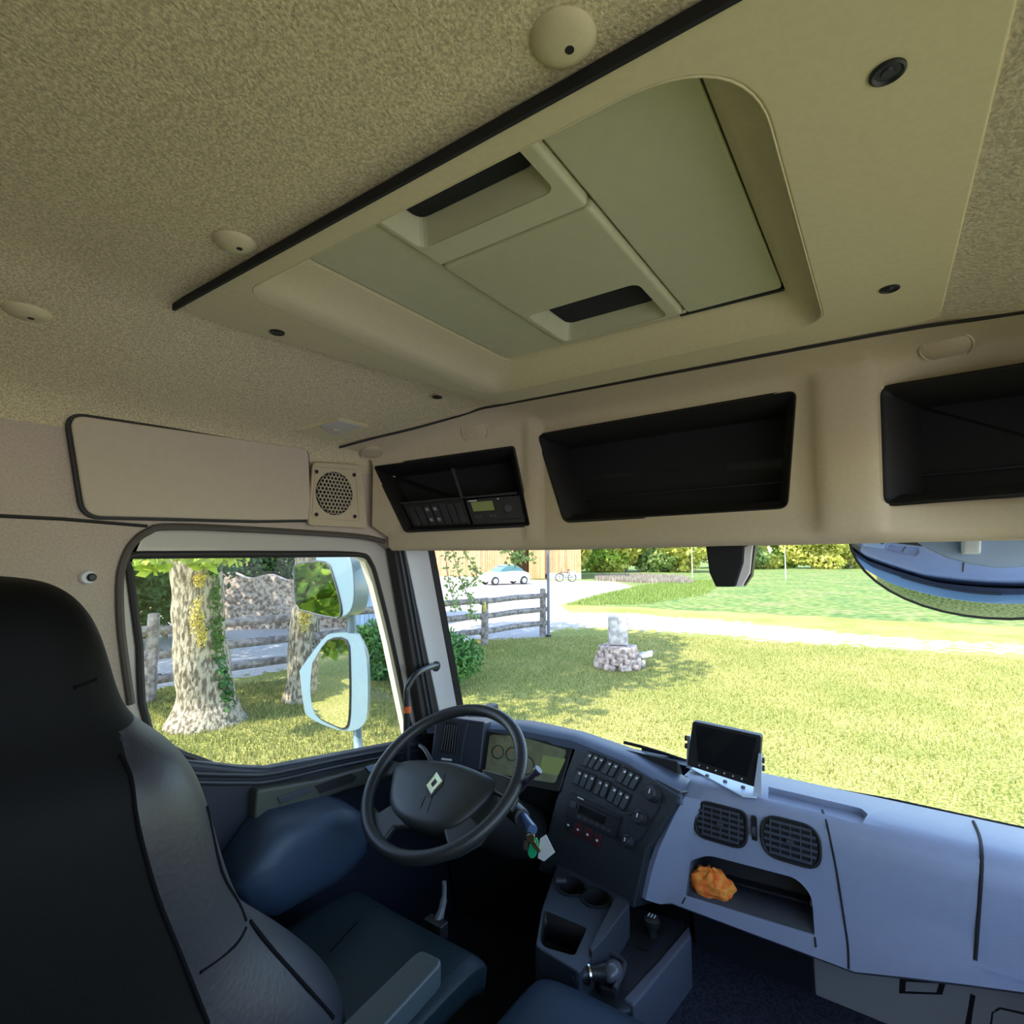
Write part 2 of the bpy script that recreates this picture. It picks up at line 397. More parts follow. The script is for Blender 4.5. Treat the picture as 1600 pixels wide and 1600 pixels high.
def flap(y0, y1, name, mouth, floor_):
    pts = [Vector((-.604, y0, .484)), Vector((-.323, y0, .484)), Vector((-.323, y1, .484)), Vector((-.604, y1, .484))]
    b = MB(); b.loft([[p+Vector((0, 0, .06)) for p in fillet(pts, .012, 4)], fillet(pts, .012, 4)])
    o = b.out(name, OLIVE, T, bevel=.007, seg=4); bpy.context.view_layer.update(); bake(o)
    A_ = fillet([Vector((p[0], p[1], .470)) for p in mouth], .02, 5); M_ = [p+Vector((0, 0, .016)) for p in A_]
    B_ = fillet([Vector((p[0], p[1], .522)) for p in floor_], .02, 5)
    k = MB(); k.loft([A_, M_, B_]); cut(o, k)
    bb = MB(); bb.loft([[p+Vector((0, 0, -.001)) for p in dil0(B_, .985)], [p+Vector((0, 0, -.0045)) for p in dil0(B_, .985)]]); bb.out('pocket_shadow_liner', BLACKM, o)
    return o
def dil0(pts, s_):
    c_ = sum(pts, Vector())/len(pts); return [c_+(p-c_)*s_ for p in pts]
f1 = flap(.46, .656, 'rear_flap', [(-.592, .466), (-.345, .466), (-.345, .600), (-.592, .600)], [(-.578, .466), (-.360, .466), (-.360, .580), (-.578, .580)])
f2 = flap(.659, 1.078, 'front_flap', [(-.590, .90), (-.350, .90), (-.350, 1.066), (-.590, 1.066)], [(-.575, .905), (-.366, .905), (-.366, 1.050), (-.575, 1.050)])
for q in ((1387, 112), (1390, 451), (433, 519), (683, 620)):
    p = oZ(*q, PZ); b = MB(); b.lathe(p, (0, 0, -1), [(.0145, 0), (.0145, .002), (.0125, .003), (.010, .0008), (.006, .0008), (.005, .0025), (.001, .0025)]); b.out('screw', BLACK, T)

# headliner fixing buttons
for i, (q, lab) in enumerate((((880, 60), 'large round beige fixing button nearest the hatch, top of ceiling'), ((368, 378), 'round beige ceiling button beside the left rear hatch corner'), ((42, 487), 'small flat ceiling button at the far left'))):
    z = .45; p = oZ(*q, z)
    for _ in range(5): z = cz(p.x); p = oZ(*q, z)
    T = thing('ceiling_button', p, lab, 'fixing button', 'ceiling fixing buttons')
    b = MB(); b.lathe(p, (0, 0, -1), [(.029, -.002), (.029, .001), (.026, .0045), (.020, .0075), (.012, .0095), (.001, .010)], 36); b.out('cap', BEIGE, T)
    b = MB(); b.lathe(p+Vector((.004, .004, 0)), (0, 0, -1), [(.0042, .001), (.0042, .0103), (.001, .0103)], 12); b.out('hole', BLACKM, T)

# ================================================================== LEFT UPPER WALL FURNITURE
PX = WX+.012
vp = fillet([oX(*q, PX) for q in ((107, 648), (480, 702), (484, 812), (400, 813), (132, 806))], [.03, .025, .01, .0, .03], 6)
T = thing('storage_cover', oX(300, 740, WX), 'long tapering beige cover panel on the left wall above the door window', 'wall panel')
b = MB(); b.prism(vp, (.008, 0, 0)); b.out('cover', PANEL, T, bevel=.006)
b = MB(); b.prism(inset(vp, -.007), (-.010, 0, 0)); b.out('dark_gap', RUBBER, T, bevel=.002)
T = thing('door_speaker', oX(523, 772, WX), 'square beige speaker with honeycomb grille beside the overhead console', 'speaker')
sp = fillet([oX(*q, PX) for q in ((486, 722), (562, 727), (571, 826), (478, 821))], .015, 5)
b = MB(); b.prism(sp, (.012, 0, 0)); b.out('housing', BEIGE2, T, bevel=.004)
sp2 = fillet([oX(*q, PX+.0125) for q in ((492, 728), (556, 733), (562, 815), (487, 810))], .01, 5)
b = MB(); b.ring(sp2, inset(sp2, .003), (.002, 0, 0)); b.out('rim', BEIGE2, T, bevel=.001)
sc = oX(523, 771, PX+.013); R0 = .066
b = MB(); b.lathe(sc, (1, 0, 0), [(R0, -.001), (R0, .001)], 32); b.out('cone', BLACKM, T)
b = MB(); hr = .0075; dx = hr*math.sqrt(3)
for i in range(-8, 9):
    for j in range(-8, 9):
        y = (i+.5*(j % 2))*dx; z = j*hr*1.5
        if y*y+z*z > (R0-.003)**2: continue
        o_ = [sc+Vector((.0015, y+hr*math.sin(k*PI/3), z+hr*math.cos(k*PI/3))) for k in range(6)]
        i_ = [sc+Vector((.0015, y+hr*.76*math.sin(k*PI/3), z+hr*.76*math.cos(k*PI/3))) for k in range(6)]
        b.ring(o_, i_, (.0025, 0, 0))
b.out('grille', BEIGE2, T, smooth=False)
for q in ((494, 737), (553, 742), (494, 804), (554, 807)):
    p = oX(*q, PX+.012); b = MB(); b.lathe(p, (1, 0, 0), [(.006, 0), (.006, .003), (.004, .003), (.003, .0015), (.001, .0015)], 14); b.out('screw', BLACK, T)
# interior lamp on the sloping roof edge
n_ = Vector((.33, 0, -.95)).normalized(); lp0 = Vector((-1.3, 1.0, .352))
lq = [oP(*q, lp0, n_) for q in ((460, 670), (530, 652), (576, 663), (523, 686))]
T = thing('interior_lamp', sum(lq, Vector())/4, 'small rectangular interior lamp at the front left corner of the ceiling', 'lamp')
b = MB(); b.prism(fillet(lq, .006, 3), n_*.008); b.out('bezel', BEIGE, T, bevel=.003)
l2 = [oP(*q, lp0+n_*.008, n_) for q in ((500, 664), (530, 655), (566, 664), (523, 677))]
b = MB(); b.prism(fillet(l2, .005, 3), n_*.006); b.out('lens', LENS, T, bevel=.003)
l3 = oP(524, 672, lp0+n_*.014, n_); b = MB(); b.box(l3, (.012, .022, .006)); b.out('switch', BEIGE2, T, bevel=.002)
# coat button on wall
p = oX(136, 902, WX); T = thing('coat_hook', p, 'small white round hook button on the wall above the headrest', 'hook')
b = MB(); b.lathe(p, (1, 0, 0), [(.015, 0), (.015, .006), (.012, .011), (.006, .012), (.001, .012)]); b.out('base', WHITE, T)
b = MB(); b.lathe(p+Vector((.006, .004, 0)), (1, 0, 0), [(.0085, 0), (.0085, .010), (.006, .013), (.001, .013)]); b.out('stud', BLACK, T)

# ================================================================== OVERHEAD CONSOLE
T = thing('overhead_console', (-.45, 1.38, .2), 'long beige overhead storage console across the top of the windscreen', 'overhead console')
YF = [(-1.37, 1.175), (-1.30, 1.215), (-1.2, 1.272), (-.95, 1.410), (-.90, 1.436), (-.86, 1.44), (.1, 1.44), (.2, 1.42), (.47, 1.22)]
def yf(x): return interp(x, YF)
LIP = [(-1.37, 1.25), (-1.30, 1.27), (-1.2, 1.32), (-.95, 1.42), (-.86, 1.44), (.2, 1.43), (.47, 1.26)]
def bulge(x):   # piers between the bins stand proud of the bin faces
    return 0
def csec(x):
    s = sy(max(x, -1.36)); z0 = cz(max(x, -1.365))-.002; y1 = yf(x); zt = interp(x, [(-1.36, .292), (-1.2, .355), (-1.08, .392), (-.93, .405), (.2, .408), (.47, .3)])
    l = interp(x, LIP); pier = max(0, 1-abs((x+.065)/.075)**4)*.022 if abs(x+.065) < .075 else 0
    pier2 = max(0, 1-abs((x+.91)/.03)**4)*.012 if abs(x+.91) < .03 else 0
    pr = pier+pier2
    bow = interp(x, [(-1.36, .002), (-.9, .004), (.2, .022)])
    return [Vector((x, s, z0)), Vector((x, s+.5*(y1-s), z0*.55+(zt+.024)*.45)), Vector((x, y1-.030, zt+.020)), Vector((x, y1-.010-pr, zt+.010)), Vector((x, y1-.0-pr, zt-.01)),
            Vector((x, y1+.0-pr, .2)), Vector((x, y1-pr*.9, .085)), Vector((x, l-.004-pr*.6, .05)), Vector((x, l-.002, .02+bow)), Vector((x, l+.012, .004+bow)), Vector((x, 1.60, .004+bow)), Vector((x, 1.66, .35)), Vector((x, 1.66, .60)), Vector((x, s+.02, .60))]
cx = [-1.37, -1.33, -1.29, -1.2, -1.1, -1.0, -.95, -.94, -.925, -.91, -.895, -.88, -.87, -.7, -.5, -.3, -.18, -.14, -.13, -.115, -.10, -.08, -.065, -.05, -.03, -.015, 0, .01, .1, .2, .3, .4, .47]
b = MB(); b.loft([csec(x) for x in cx]); body = b.out('body', BEIGE2, T, ang=60); body.modifiers.clear()
def binq(px, py):
    d = ray(px, py)
    lo = None
    for k in range(200):           # meet the console face y = yf(x)
        t = 1.0+k*.006
        p = d*t
        if p.y >= yf(max(-1.37, min(.47, p.x))): return p
    return d*1.5
BINM = mat('bin_plastic', (.010, .0085, .007), .6)
bins = {
 'radio': [(584, 729), (803, 698), (829, 822), (634, 831)],
 'mid': [(841, 680), (1246, 610), (1232, 795), (883, 816)],
 'right': [(1376, 606), (1720, 540), (1720, 780), (1382, 790)]}
for nm, q in bins.items():
    P = [binq(*k) for k in q]
    if nm == 'right': P[1] = Vector((.40, 1.30, .34)); P[2] = Vector((.40, 1.30, .11))
    n = (P[1]-P[0]).cross(P[3]-P[0]).normalized()
    if n.y < 0: n = -n
    c0 = sum(P, Vector())/4; P = [p-n*(p-c0).dot(n) for p in P]
    rad = .022 if nm != 'radio' else .01
    fo = fillet(P, rad, 5)
    k = MB(); k.prism([p-n*.06 for p in fo], n*.29); cut(body, k)
    R = thing.__call__ if 0 else None
    # black liner: rim + tapering tub
    e = .003
    rim_o = [p-n*.002 for p in inset(fo, 0)]
    wdt = .022 if nm != 'radio' else .016
    if inset(fo, .01)[0].lerp(c0, 0).__sub__(c0).length > (fo[0]-c0).length: wdt = -wdt; e = -e
    rim_i = inset(fo, wdt)
    b = MB(); b.loft([[p-n*.004 for p in inset(fo, -e)], [p-n*.004 for p in inset(fo, e)], [p+n*.004 for p in inset(fo, e*2)], [p+n*.022 for p in rim_i], [p+n*.19 for p in inset(fo, wdt*1.2)], [p+n*.20 for p in inset(fo, wdt*1.4)]], cap=False)
    tub = b.out('storage_bin', BINM, T, solid=.002, ang=50)
    b = MB(); b.prism([p+n*.15 for p in inset(fo, wdt*1.08)], n*.004); b.out('bin_back', BLACKM, tub, smooth=False)
    if nm == 'mid' or nm == 'right':
        a = P[3].lerp(P[0], .28)+n*.12; c_ = P[2].lerp(P[1], .28)+n*.12
        b = MB(); b.tube([a.lerp(c_, .04), a.lerp(c_, .96)], .0025, 6); b.out('shelf_edge', GREY, tub)
    if nm == 'radio': RP, Rn = P, n
# plugs in the top strip
for q, r in (((742, 673), .044), ((1478, 540), .046), ((580, 706), .036)):
    tr = bvh(body); p = hit(tr, *q)
    dd = ray(*q).normalized(); rr = tr.ray_cast(Vector((0, 0, 0)), dd); nn = rr[1] if rr[1].dot(dd) < 0 else -rr[1]
    b = MB(); b.lathe(p, nn, [(r, -.02), (r, .0055), (r-.003, .0075), (r-.005, .0040), (r-.008, .0058), (.001, .0058)], 40); b.out('blanking_plug', BEIGE2, T)

# contents of the left bin : switch row, tachograph, divider
def rp(u, v, d=0):   # u right, v up in the bin opening
    a = RP[3].lerp(RP[2], u); c_ = RP[0].lerp(RP[1], u); return a.lerp(c_, v)+Rn*d
T2 = thing('overhead_switch_bank', rp(.3, .2, .02), 'row of black rocker switches in the left overhead bin', 'switch bank')
def slab(T_, name, m, u0, u1, v0, v1, d0, d1, bev=.0015):
    b = MB(); pts = [rp(u0, v0, d0), rp(u1, v0, d0), rp(u1, v1, d0), rp(u0, v1, d0)]; b.prism(pts, Rn*(d1-d0)); return b.out(name, m, T_, bevel=bev)
slab(T2, 'fascia', BLACK, .06, .53, .05, .42, .03, .06)
for k in range(7):
    u = .085+k*.062; s_ = slab(T2, 'switch', GREY, u, u+.052, .09, .37, .022, .032, .001)
    for v in (.29, .14):
        if k in (2, 3): slab(s_, 'symbol', mat('dim_mark', (.28, .28, .27), .5), u+.012, u+.036, v, v+.045, .0212, .023, 0)
slab(T2, 'shelf_divider', GREY, .52, .545, .42, .84, .012, .03)
slab(T2, 'shelf', GREY, .05, .95, .415, .445, .015, .06)
T3 = thing('tachograph', rp(.75, .2, .03), 'black tachograph unit with green display in the left overhead bin', 'tachograph')
slab(T3, 'fascia', BLACK, .55, .965, .05, .40, .018, .06)
slab(T3, 'display', LCD, .585, .75, .235, .36, .0165, .02, .0005)
slab(T3, 'brand_strip', MARK, .57, .635, .37, .385, .0165, .019, 0)
slab(T3, 'ticket_slot', BLACKM, .75, .95, .10, .115, .0165, .02, 0)
for u, v in ((.585, .16), (.612, .16), (.70, .16), (.73, .16)): slab(T3, 'button', GREY2, u, u+.02, v-.015, v+.022, .0150, .02, .001)
b = MB(); b.lathe(rp(.855, .24, .018), -Rn, [(.013, 0), (.013, .008), (.011, .0095), (.001, .0095)], 24); b.out('knob', GREY2, T3)
slab(T3, 'indicator', MARK, .79, .805, .37, .385, .0165, .019, 0)

# ================================================================== LEFT DOOR
DX = -1.435
T = struct(thing('door_1', (DX, .9, -1.3), 'driver door with cream window frame and dark lower trim', 'door'))
outp = [(188, 1010), (186, 905), (200, 862), (225, 832), (262, 818), (430, 826), (575, 834), (606, 846), (620, 880), (642, 985), (678, 1140), (690, 1195)]
inp = [(217, 1010), (203, 905), (201, 890), (200, 869), (262, 866), (430, 865), (555, 866), (577, 878), (590, 915), (612, 1005), (638, 1130), (646, 1170)]
oo = [oX(*q, DX) for q in outp]+[oX(430, 1235, DX), oX(300, 1215, DX), oX(205, 1150, DX)]
ii = [oX(*q, DX) for q in inp]+[oX(432, 1212, DX), oX(318, 1190, DX), oX(232, 1140, DX)]
b = MB(); b.ring(oo, ii, (-.05, 0, 0)); b.out('door_frame', CREAM, T, bevel=.01)
b = MB(); b.tube(smooth([p+Vector((.004, 0, 0)) for p in ii]+[ii[0]+Vector((.004, 0, 0))], 3), .0085, 8); b.out('window_seal', RUBBER, T)
b = MB(); b.box(sum((oX(*q, DX-.01) for q in ((201, 866), (570, 866))), Vector())/2, (.012, (oX(570, 866, DX)-oX(201, 866, DX)).length, .02)); b.out('window_seal', RUBBER, T, bevel=.003)
b = MB(); b.prism([p+Vector((-.02, 0, 0)) for p in ii], (-.004, 0, 0)); gl = b.out('window_pane', GLASS, T, smooth=False)
b = MB(); b.tube(smooth([oX(*q, WX+.004) for q in ((205, 1100), (190, 990), (187, 915), (193, 878), (207, 850), (231, 831), (270, 823), (420, 829), (560, 838), (600, 846))], 4), .0085, 8); struct(b.out('trim_6', mat('door_seal', (.09, .075, .06), .6), None))
# lower inner panel
zt = [(.0, -.56), (.62, -.50), (.80, -.585), (.88, -.605), (1.50, -.665)]
pan = [Vector((-1.385, y, z)) for y, z in ((.40, -.36), (.60, -.475), (.78, -.552), (.86, -.580), (1.50, -.672), (1.52, -1.33), (.40, -1.33))]
b = MB(); b.prism(pan, (-.05, 0, 0)); b.out('lower_panel', DOORP, T, bevel=.012)
for k, (dz, r) in enumerate(((-.002, .007), (-.022, .006))):
    b = MB(); b.tube(smooth([Vector((-1.383, y, z+dz)) for y, z in ((.50, -.45), (.62, -.51), (.78, -.568), (.87, -.592), (1.1, -.622), (1.48, -.68))], 3), r, 8); b.out('sill_ridge', GREY, T)
# arm ledge with pull recess and switch
led = [oX(*q, -1.35) for q in ((402, 1235), (500, 1218), (610, 1188), (618, 1215), (540, 1236), (470, 1262), (398, 1282))]
b = MB(); b.prism(led, (-.05, 0, 0)); b.out('arm_ledge', mat('ledge', (.06, .065, .05), .5), T, bevel=.008)
b = MB(); b.prism([oX(*q, -1.349) for q in ((492, 1228), (548, 1208), (558, 1214), (552, 1222), (500, 1240))], (.001, 0, 0)); b.out('pull_recess', BLACKM, T)
b = MB(); b.prism([oX(*q, -1.349) for q in ((433, 1246), (480, 1230), (488, 1236), (438, 1256))], (.004, 0, 0)); b.out('door_handle', GREY2, T, bevel=.002)
b = MB(); b.prism([oX(*q, -1.349) for q in ((570, 1198), (598, 1190), (600, 1198), (576, 1206))], (.004, 0, 0)); b.out('window_switch', mat('switch_sheen', (.3, .38, .5), .3), T, bevel=.001)
pk = [oX(*q, -1.23) for q in ((372, 1392), (400, 1352), (428, 1310), (452, 1290), (500, 1276), (545, 1264), (572, 1272), (584, 1300), (580, 1330), (562, 1356), (530, 1384), (480, 1412), (430, 1440), (398, 1432))]
b = MB()
b.loft([[p+Vector((-.15, .02, 0)) for p in inset(pk, 0)], [p+Vector((-.03, 0, 0)) for p in pk], [p+Vector((-.005, 0, 0)) for p in [q_.lerp(sum(pk, Vector())/len(pk), .08) for q_ in pk]], [p+Vector((.008, 0, 0)) for p in [q_.lerp(sum(pk, Vector())/len(pk), .35) for q_ in pk]], [p+Vector((.010, 0, 0)) for p in [q_.lerp(sum(pk, Vector())/len(pk), .8) for q_ in pk]]])
b.out('map_pocket', POCKET, T, ang=80)
# ================================================================== A PILLAR
QX = -1.385
def strip(name, m, q, dx=0, th=.04, bev=.004, parent=None):
    b = MB(); b.prism([oX(*k, QX+dx) for k in q], (-th, 0, 0)); return b.out(name, m, parent, bevel=bev)
struct(strip('trim_7', RUBBER, ((614, 850), (634, 850), (706, 1170), (668, 1170)), .0))
struct(strip('trim_8', mat('pillar_paint', (.70, .70, .70), .4, coat=.3), ((632, 850), (669, 850), (728, 1175), (700, 1175)), .004))
struct(strip('trim_9', RUBBER, ((668, 850), (678, 850), (738, 1172), (728, 1175)), .008))
for off, rr in ((622, .005), (629, .004)):
    b = MB(); b.tube([oX(off, 850, QX+.003), oX(off+57, 1168, QX+.003)], rr, 8); struct(b.out('trim_10', GREY2))
T = thing('grab_handle', oX(640, 1120, -1.33), 'black tubular grab handle with orange mark on the windscreen pillar', 'grab handle')
gp = smooth([oX(682, 1040, -1.375), oX(668, 1044, -1.345), oX(652, 1052, -1.33), oX(640, 1068, -1.33), oX(635, 1090, -1.33), oX(636, 1200, -1.34)], 5)
b = MB(); b.tube(gp, .0105, 12); b.out('bar', mat('handle_black', (.03, .032, .04), .35), T)
b = MB(); b.lathe(oX(681, 1041, -1.379), (1, 0, 0), [(.018, -.004), (.018, .006), (.013, .01), (.001, .01)]); b.out('mount', GREY, T)
b = MB(); b.tube([oX(636, 1103, -1.33), oX(636, 1113, -1.33)], .0125, 12); b.out('orange_band', ORB, T)

# ================================================================== DASHBOARD
T = thing('dashboard', (-.2, 1.6, -.9), 'long grey dashboard below the windscreen with vents and open cubby', 'dashboard')
DT = T
def dprof(x):
    rise = interp(x, [(-.6, 0), (-.1, 0), (.05, .045), (.2, .085), (.47, .11)])
    lift = interp(x, [(-.6, 0), (0, 0), (.2, .02), (.47, .03)])
    fwd = interp(x, [(-.53, .0), (-.1, 0), (.2, .02)])
    return [(1.80, -.66), (1.78, -.652), (1.62, -.645), (1.585, -.648), (1.562, -.658), (1.551, -.678), (1.546, -.71), (1.532, -.79), (1.512, -.85), (1.482, -.905+rise*.8), (1.470, -.925+rise), (1.485, -.938+rise), (1.53, -.935+rise), (1.80, -.90)]
rows = []
def flank(pxa, pxb, ya, yb, xa, shift=0):
    r_ = []
    for y, z in dprof(xa):
        if y >= 1.585 and z > -.66 or y > 1.6: r_.append(Vector((xa, y, z-(.004 if xa < -.48 else 0)))); continue
        t = max(0, min(1, (-.650-z)/.28)); y_ = ya+(yb-ya)*t+(y-1.47 if z < -.926 and y > 1.475 else 0)
        p = oY(pxa[0]+(pxb[0]-pxa[0])*t-10*math.sin(PI*t), pxa[1]+(pxb[1]-pxa[1])*t, y_)
        r_.append(p if y < 1.475 or z > -.93 else Vector((r_[-1].x, y_, z)))
    return r_
r1 = flank((1066, 1243), (1000, 1404), 1.52, 1.455, -.505)
r2 = flank((1073, 1240), (1008, 1409), 1.515, 1.45, -.495)
r3 = flank((1098, 1245), (1030, 1416), 1.538, 1.470, -.47)
rows = [[p+(Vector((-.004, .09, 0)) if p.y < 1.6 else Vector((-.01, 0, 0))) for p in r1], r1, r2, r3]
for x in (-.44, -.38, -.2, -.115, -.1, 0, .1, .135, .2, .3, .46):
    k = 1 if x < -.3 else 0
    rows.append([Vector((x-(.07 if x < -.42 else .022 if x < -.35 else 0)*max(0, (-.66-z))/.27, y, z)) for y, z in dprof(x)])
b = MB(); b.loft(rows); dash = b.out('body', DASH, T, ang=50)
DTR = bvh(dash)
# cubby
cq = hits(DTR, [(1078, 1345), (1106, 1336), (1244, 1372), (1268, 1398), (1273, 1462), (1071, 1400)])
cn = Vector((0, 1, 0))
fc = fillet(cq, [.012, .02, .02, .025, .004, .004], 4)
k = MB(); k.prism([p-cn*.05 for p in fc], cn*.22); cut(dash, k)
def dil(pts, s_):
    c_ = sum(pts, Vector())/len(pts); return [c_+(p-c_)*s_ for p in pts]
b = MB(); b.loft([[p+cn*.004 for p in dil(fc, 1.005)], [p+cn*.15 for p in dil(fc, .97)]], cap=False); tub = b.out('cubby', GREY2, T, solid=.003)
b = MB(); b.prism([p+cn*.15 for p in dil(fc, .98)], cn*.004); b.out('cubby_back', GREY, tub)
tq_ = [oZ(*q, -.63) for q in ((1200, 1219), (1345, 1252), (1356, 1262), (1346, 1275), (1200, 1238))]
k = MB(); k.prism(fillet(tq_, [.004, .008, .008, .008, .004], 4), (0, 0, -.032)); cut(dash, k)
DTR = bvh(dash)
def seam(pts, r=.0022, m=None, name='seam', par=None, n=3, tr=None):
    h = hits(tr or DTR, pts, .0003)
    if len(h) < 2: return
    b = MB(); b.tube(smooth(h, n), r, 6); return b.out(name, m or BLACKM, par or DT)
seam([(1285, 1266), (1291, 1283), (1297, 1310), (1307, 1360), (1318, 1430), (1325, 1480), (1326, 1514)], .0024)
seam([(1521, 1284), (1530, 1305), (1534, 1330), (1534, 1360), (1530, 1420), (1524, 1500), (1520, 1545)], .0036)
seam([(1071, 1402), (1066, 1412), (1063, 1422)], .0018)
seam([(1273, 1464), (1275, 1480), (1274, 1500)], .0022)
# top tray recess lip
VANE = mat('vane_grey', (.07, .075, .09), .5)
# vents
def vent(cx_, cy_, w_, h_, flip):
    dd = ray(cx_, cy_).normalized(); r0 = DTR.ray_cast(Vector((0, 0, 0)), dd); p = r0[0]; n = r0[1] if r0[1].dot(dd) < 0 else -r0[1]
    u = Vector((1, 0, 0)); v = n.cross(u).normalized(); 
    if v.z < 0: v = -v
    def q(a, c_, d=0): return p+u*a+v*c_+n*d
    k = .5*w_; hh = .5*h_; s_ = .72
    o_ = fillet([q(-k, -hh), q(k, -hh), q(k, hh), q(-k, hh)], [hh*(.7 if not flip else .9), hh*.8, hh*(.9 if flip else .5), hh*.9], 6)
    V_ = MB(); V_.ring(o_, dil(o_, .9), n*.006); vo = V_.out('air_vent', BLACK, DT, bevel=.002)
    m_ = MB(); m_.prism([x-n*.0005 for x in dil(o_, .93)], n*.0015); m_.out('vent_shade', BLACKM, vo)
    for t_ in range(6):
        c_ = -hh*.72+t_*hh*.29
        ext = k*.86*math.sqrt(max(.2, 1-(abs(c_)/hh)**3))
        m_ = MB(); m_.box(q(0, c_, .0055), (ext*2, .0022, .007), Matrix((u, v, n)).transposed() @ Matrix.Rotation(.5, 3, 'X')); m_.out('vane', VANE, vo)
    for t_ in range(5):
        a = -k*.66+t_*k*.33
        m_ = MB(); m_.box(q(a, 0, .003), (.0022, h_*.80, .005), Matrix((u, v, n)).transposed()); m_.out('vane', VANE, vo)
    m_ = MB(); m_.box(q(0, 0, .009), (.016, .008, .006), Matrix((u, v, n)).transposed()); m_.out('tab', GREY2, vo, bevel=.001)
vent(1126, 1287, .138, .095, False)
vent(1235, 1314, .138, .100, True)
p = hit(DTR, 1179, 1298, 0); b = MB(); b.prism(fillet([p+Vector((a, 0, c_)) for a, c_ in ((-.007, -.038), (.007, -.038), (.007, .038), (-.007, .038))], .006), (0, -.004, 0)); th = b.out('vent_wheel_slot', BLACK, DT, bevel=.001)
b = MB(); b.cyl(p+Vector((-.004, -.002, 0)), p+Vector((.004, -.002, 0)), .012); b.out('thumbwheel', GREY2, th)
# lower passenger panel; shade on its left end is put in as a dark-coloured piece
b = MB(); b.prism([(-.50, 1.60, -.90), (-.20, 1.60, -.88), (-.20, 1.64, -1.15), (-.50, 1.64, -1.15)], (0, .03, 0)); b.out('shaded_panel', GREY, DT, bevel=.004)
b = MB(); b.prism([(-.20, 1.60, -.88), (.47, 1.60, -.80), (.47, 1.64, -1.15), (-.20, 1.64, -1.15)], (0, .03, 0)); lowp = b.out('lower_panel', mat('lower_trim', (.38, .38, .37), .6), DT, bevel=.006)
LTR = bvh(lowp)
h = hits(LTR, [(1406, 1528), (1478, 1532), (1472, 1552), (1405, 1550)], .001)
if len(h) == 4:
    b = MB(); b.ring(h, dil(h, .72), (0, -.004, 0)); b.out('latch', BLACK, DT)
h = hits(LTR, [(1545, 1625), (1550, 1580), (1562, 1573), (1610, 1584)], .001)
if len(h) > 2: b = MB(); b.tube(h, .004, 6); b.out('seam', BLACKM, DT)
h = hits(LTR, [(1520, 1552), (1512, 1600), (1510, 1640)], .001)
if len(h) > 1: b = MB(); b.tube(h, .006, 6); b.out('seam', BLACKM, DT)

# ---- driver side pod : hood, switch panel
hb = [(-1.37, 1.56), (-1.25, 1.60), (-1.05, 1.645), (-.85, 1.645), (-.65, 1.63), (-.49, 1.60)]
hf = [(-1.37, 1.44), (-1.25, 1.475), (-1.05, 1.545), (-.85, 1.56), (-.65, 1.53), (-.485, 1.49)]
rows = []
for (x0, y0), (x1, y1) in zip(hb, hf):
    zb = interp(x0, [(-1.37, -.61), (-1.05, -.592), (-.85, -.593), (-.65, -.61), (-.49, -.648)])
    rows.append([Vector((x0, y0+.1, zb-.06)), Vector((x0, y0, zb)), Vector((x1, y1+.02, zb+.002)), Vector((x1, y1, zb-.006)), Vector((x1, y1, zb-.03)), Vector((x1, y1+.05, zb-.045)), Vector((x0, y0+.1, zb-.09))])
b = MB(); b.loft(rows); hood = b.out('hood', mat('hood_plastic', (.08, .10, .15), .45, bump=.2, bscale=380), T, ang=50)
# switch panel (a flat slab turned to the driver)
SA = oY(903, 1160, 1.565); SB = oY(1062, 1237, 1.495); SD = oY(848, 1345, 1.47); SC = oY(992, 1412, 1.415)
sn = (SB-SA).cross(SD-SA).normalized()
if sn.y > 0: sn = -sn
def sq(px, py, off=0): return oP(px, py, SA+sn*off, sn)
CSTK = mat('stack_plastic', (.022, .028, .031), .45, bump=.2, bscale=380)
b = MB(); b.prism([sq(903, 1156), sq(1064, 1237), sq(1052, 1262), sq(1010, 1330), sq(990, 1420), sq(840, 1360), sq(868, 1250)], -sn*.10)
stk = b.out('centre_stack', CSTK, T, bevel=.006)
ctr = sn*.0
SU = (sq(1000, 1220)-sq(920, 1180)).normalized(); SV = sn.cross(SU).normalized()
if SV.z < 0: SV = -SV
def fillq(q, off, r=.002): return fillet([sq(*k, off) for k in q], r, 3)
for q in (((920, 1173), (948, 1184), (934, 1206), (908, 1196)), ((951, 1186), (970, 1194), (958, 1216), (938, 1208)), ((975, 1197), (1003, 1212), (990, 1236), (961, 1221)),
          ((903, 1200), (933, 1212), (922, 1238), (894, 1224)), ((936, 1215), (955, 1222), (945, 1249), (925, 1240)), ((958, 1225), (988, 1242), (975, 1268), (947, 1251))):
    nsl = 2 if (q[1][0]-q[0][0]) < 22 else 3
    b = MB(); b.prism(fillq([(a, c_) for a, c_ in q], .0005), sn*.002); fr = b.out('switch_bay', BLACKM, stk)
    for k in range(nsl):
        def L(u, v):
            tx = q[0][0]+(q[1][0]-q[0][0])*u; ty = q[0][1]+(q[1][1]-q[0][1])*u
            bx = q[3][0]+(q[2][0]-q[3][0])*u; by = q[3][1]+(q[2][1]-q[3][1])*u
            return (tx+(bx-tx)*v, ty+(by-ty)*v)
        u0, u1 = (k+.12)/nsl, (k+.9)/nsl
        b = MB(); b.prism([sq(*L(u0, .08), .002), sq(*L(u1, .08), .002), sq(*L(u1, .92), .002), sq(*L(u0, .92), .002)], sn*.005); s_ = b.out('switch', SWM, stk, bevel=.0012)
        b = MB(); b.prism([sq(*L(u0+.3*(u1-u0), .2), .007), sq(*L(u0+.7*(u1-u0), .2), .007), sq(*L(u0+.7*(u1-u0), .32), .007), sq(*L(u0+.3*(u1-u0), .32), .007)], sn*.0006); b.out('symbol', MARK, s_)
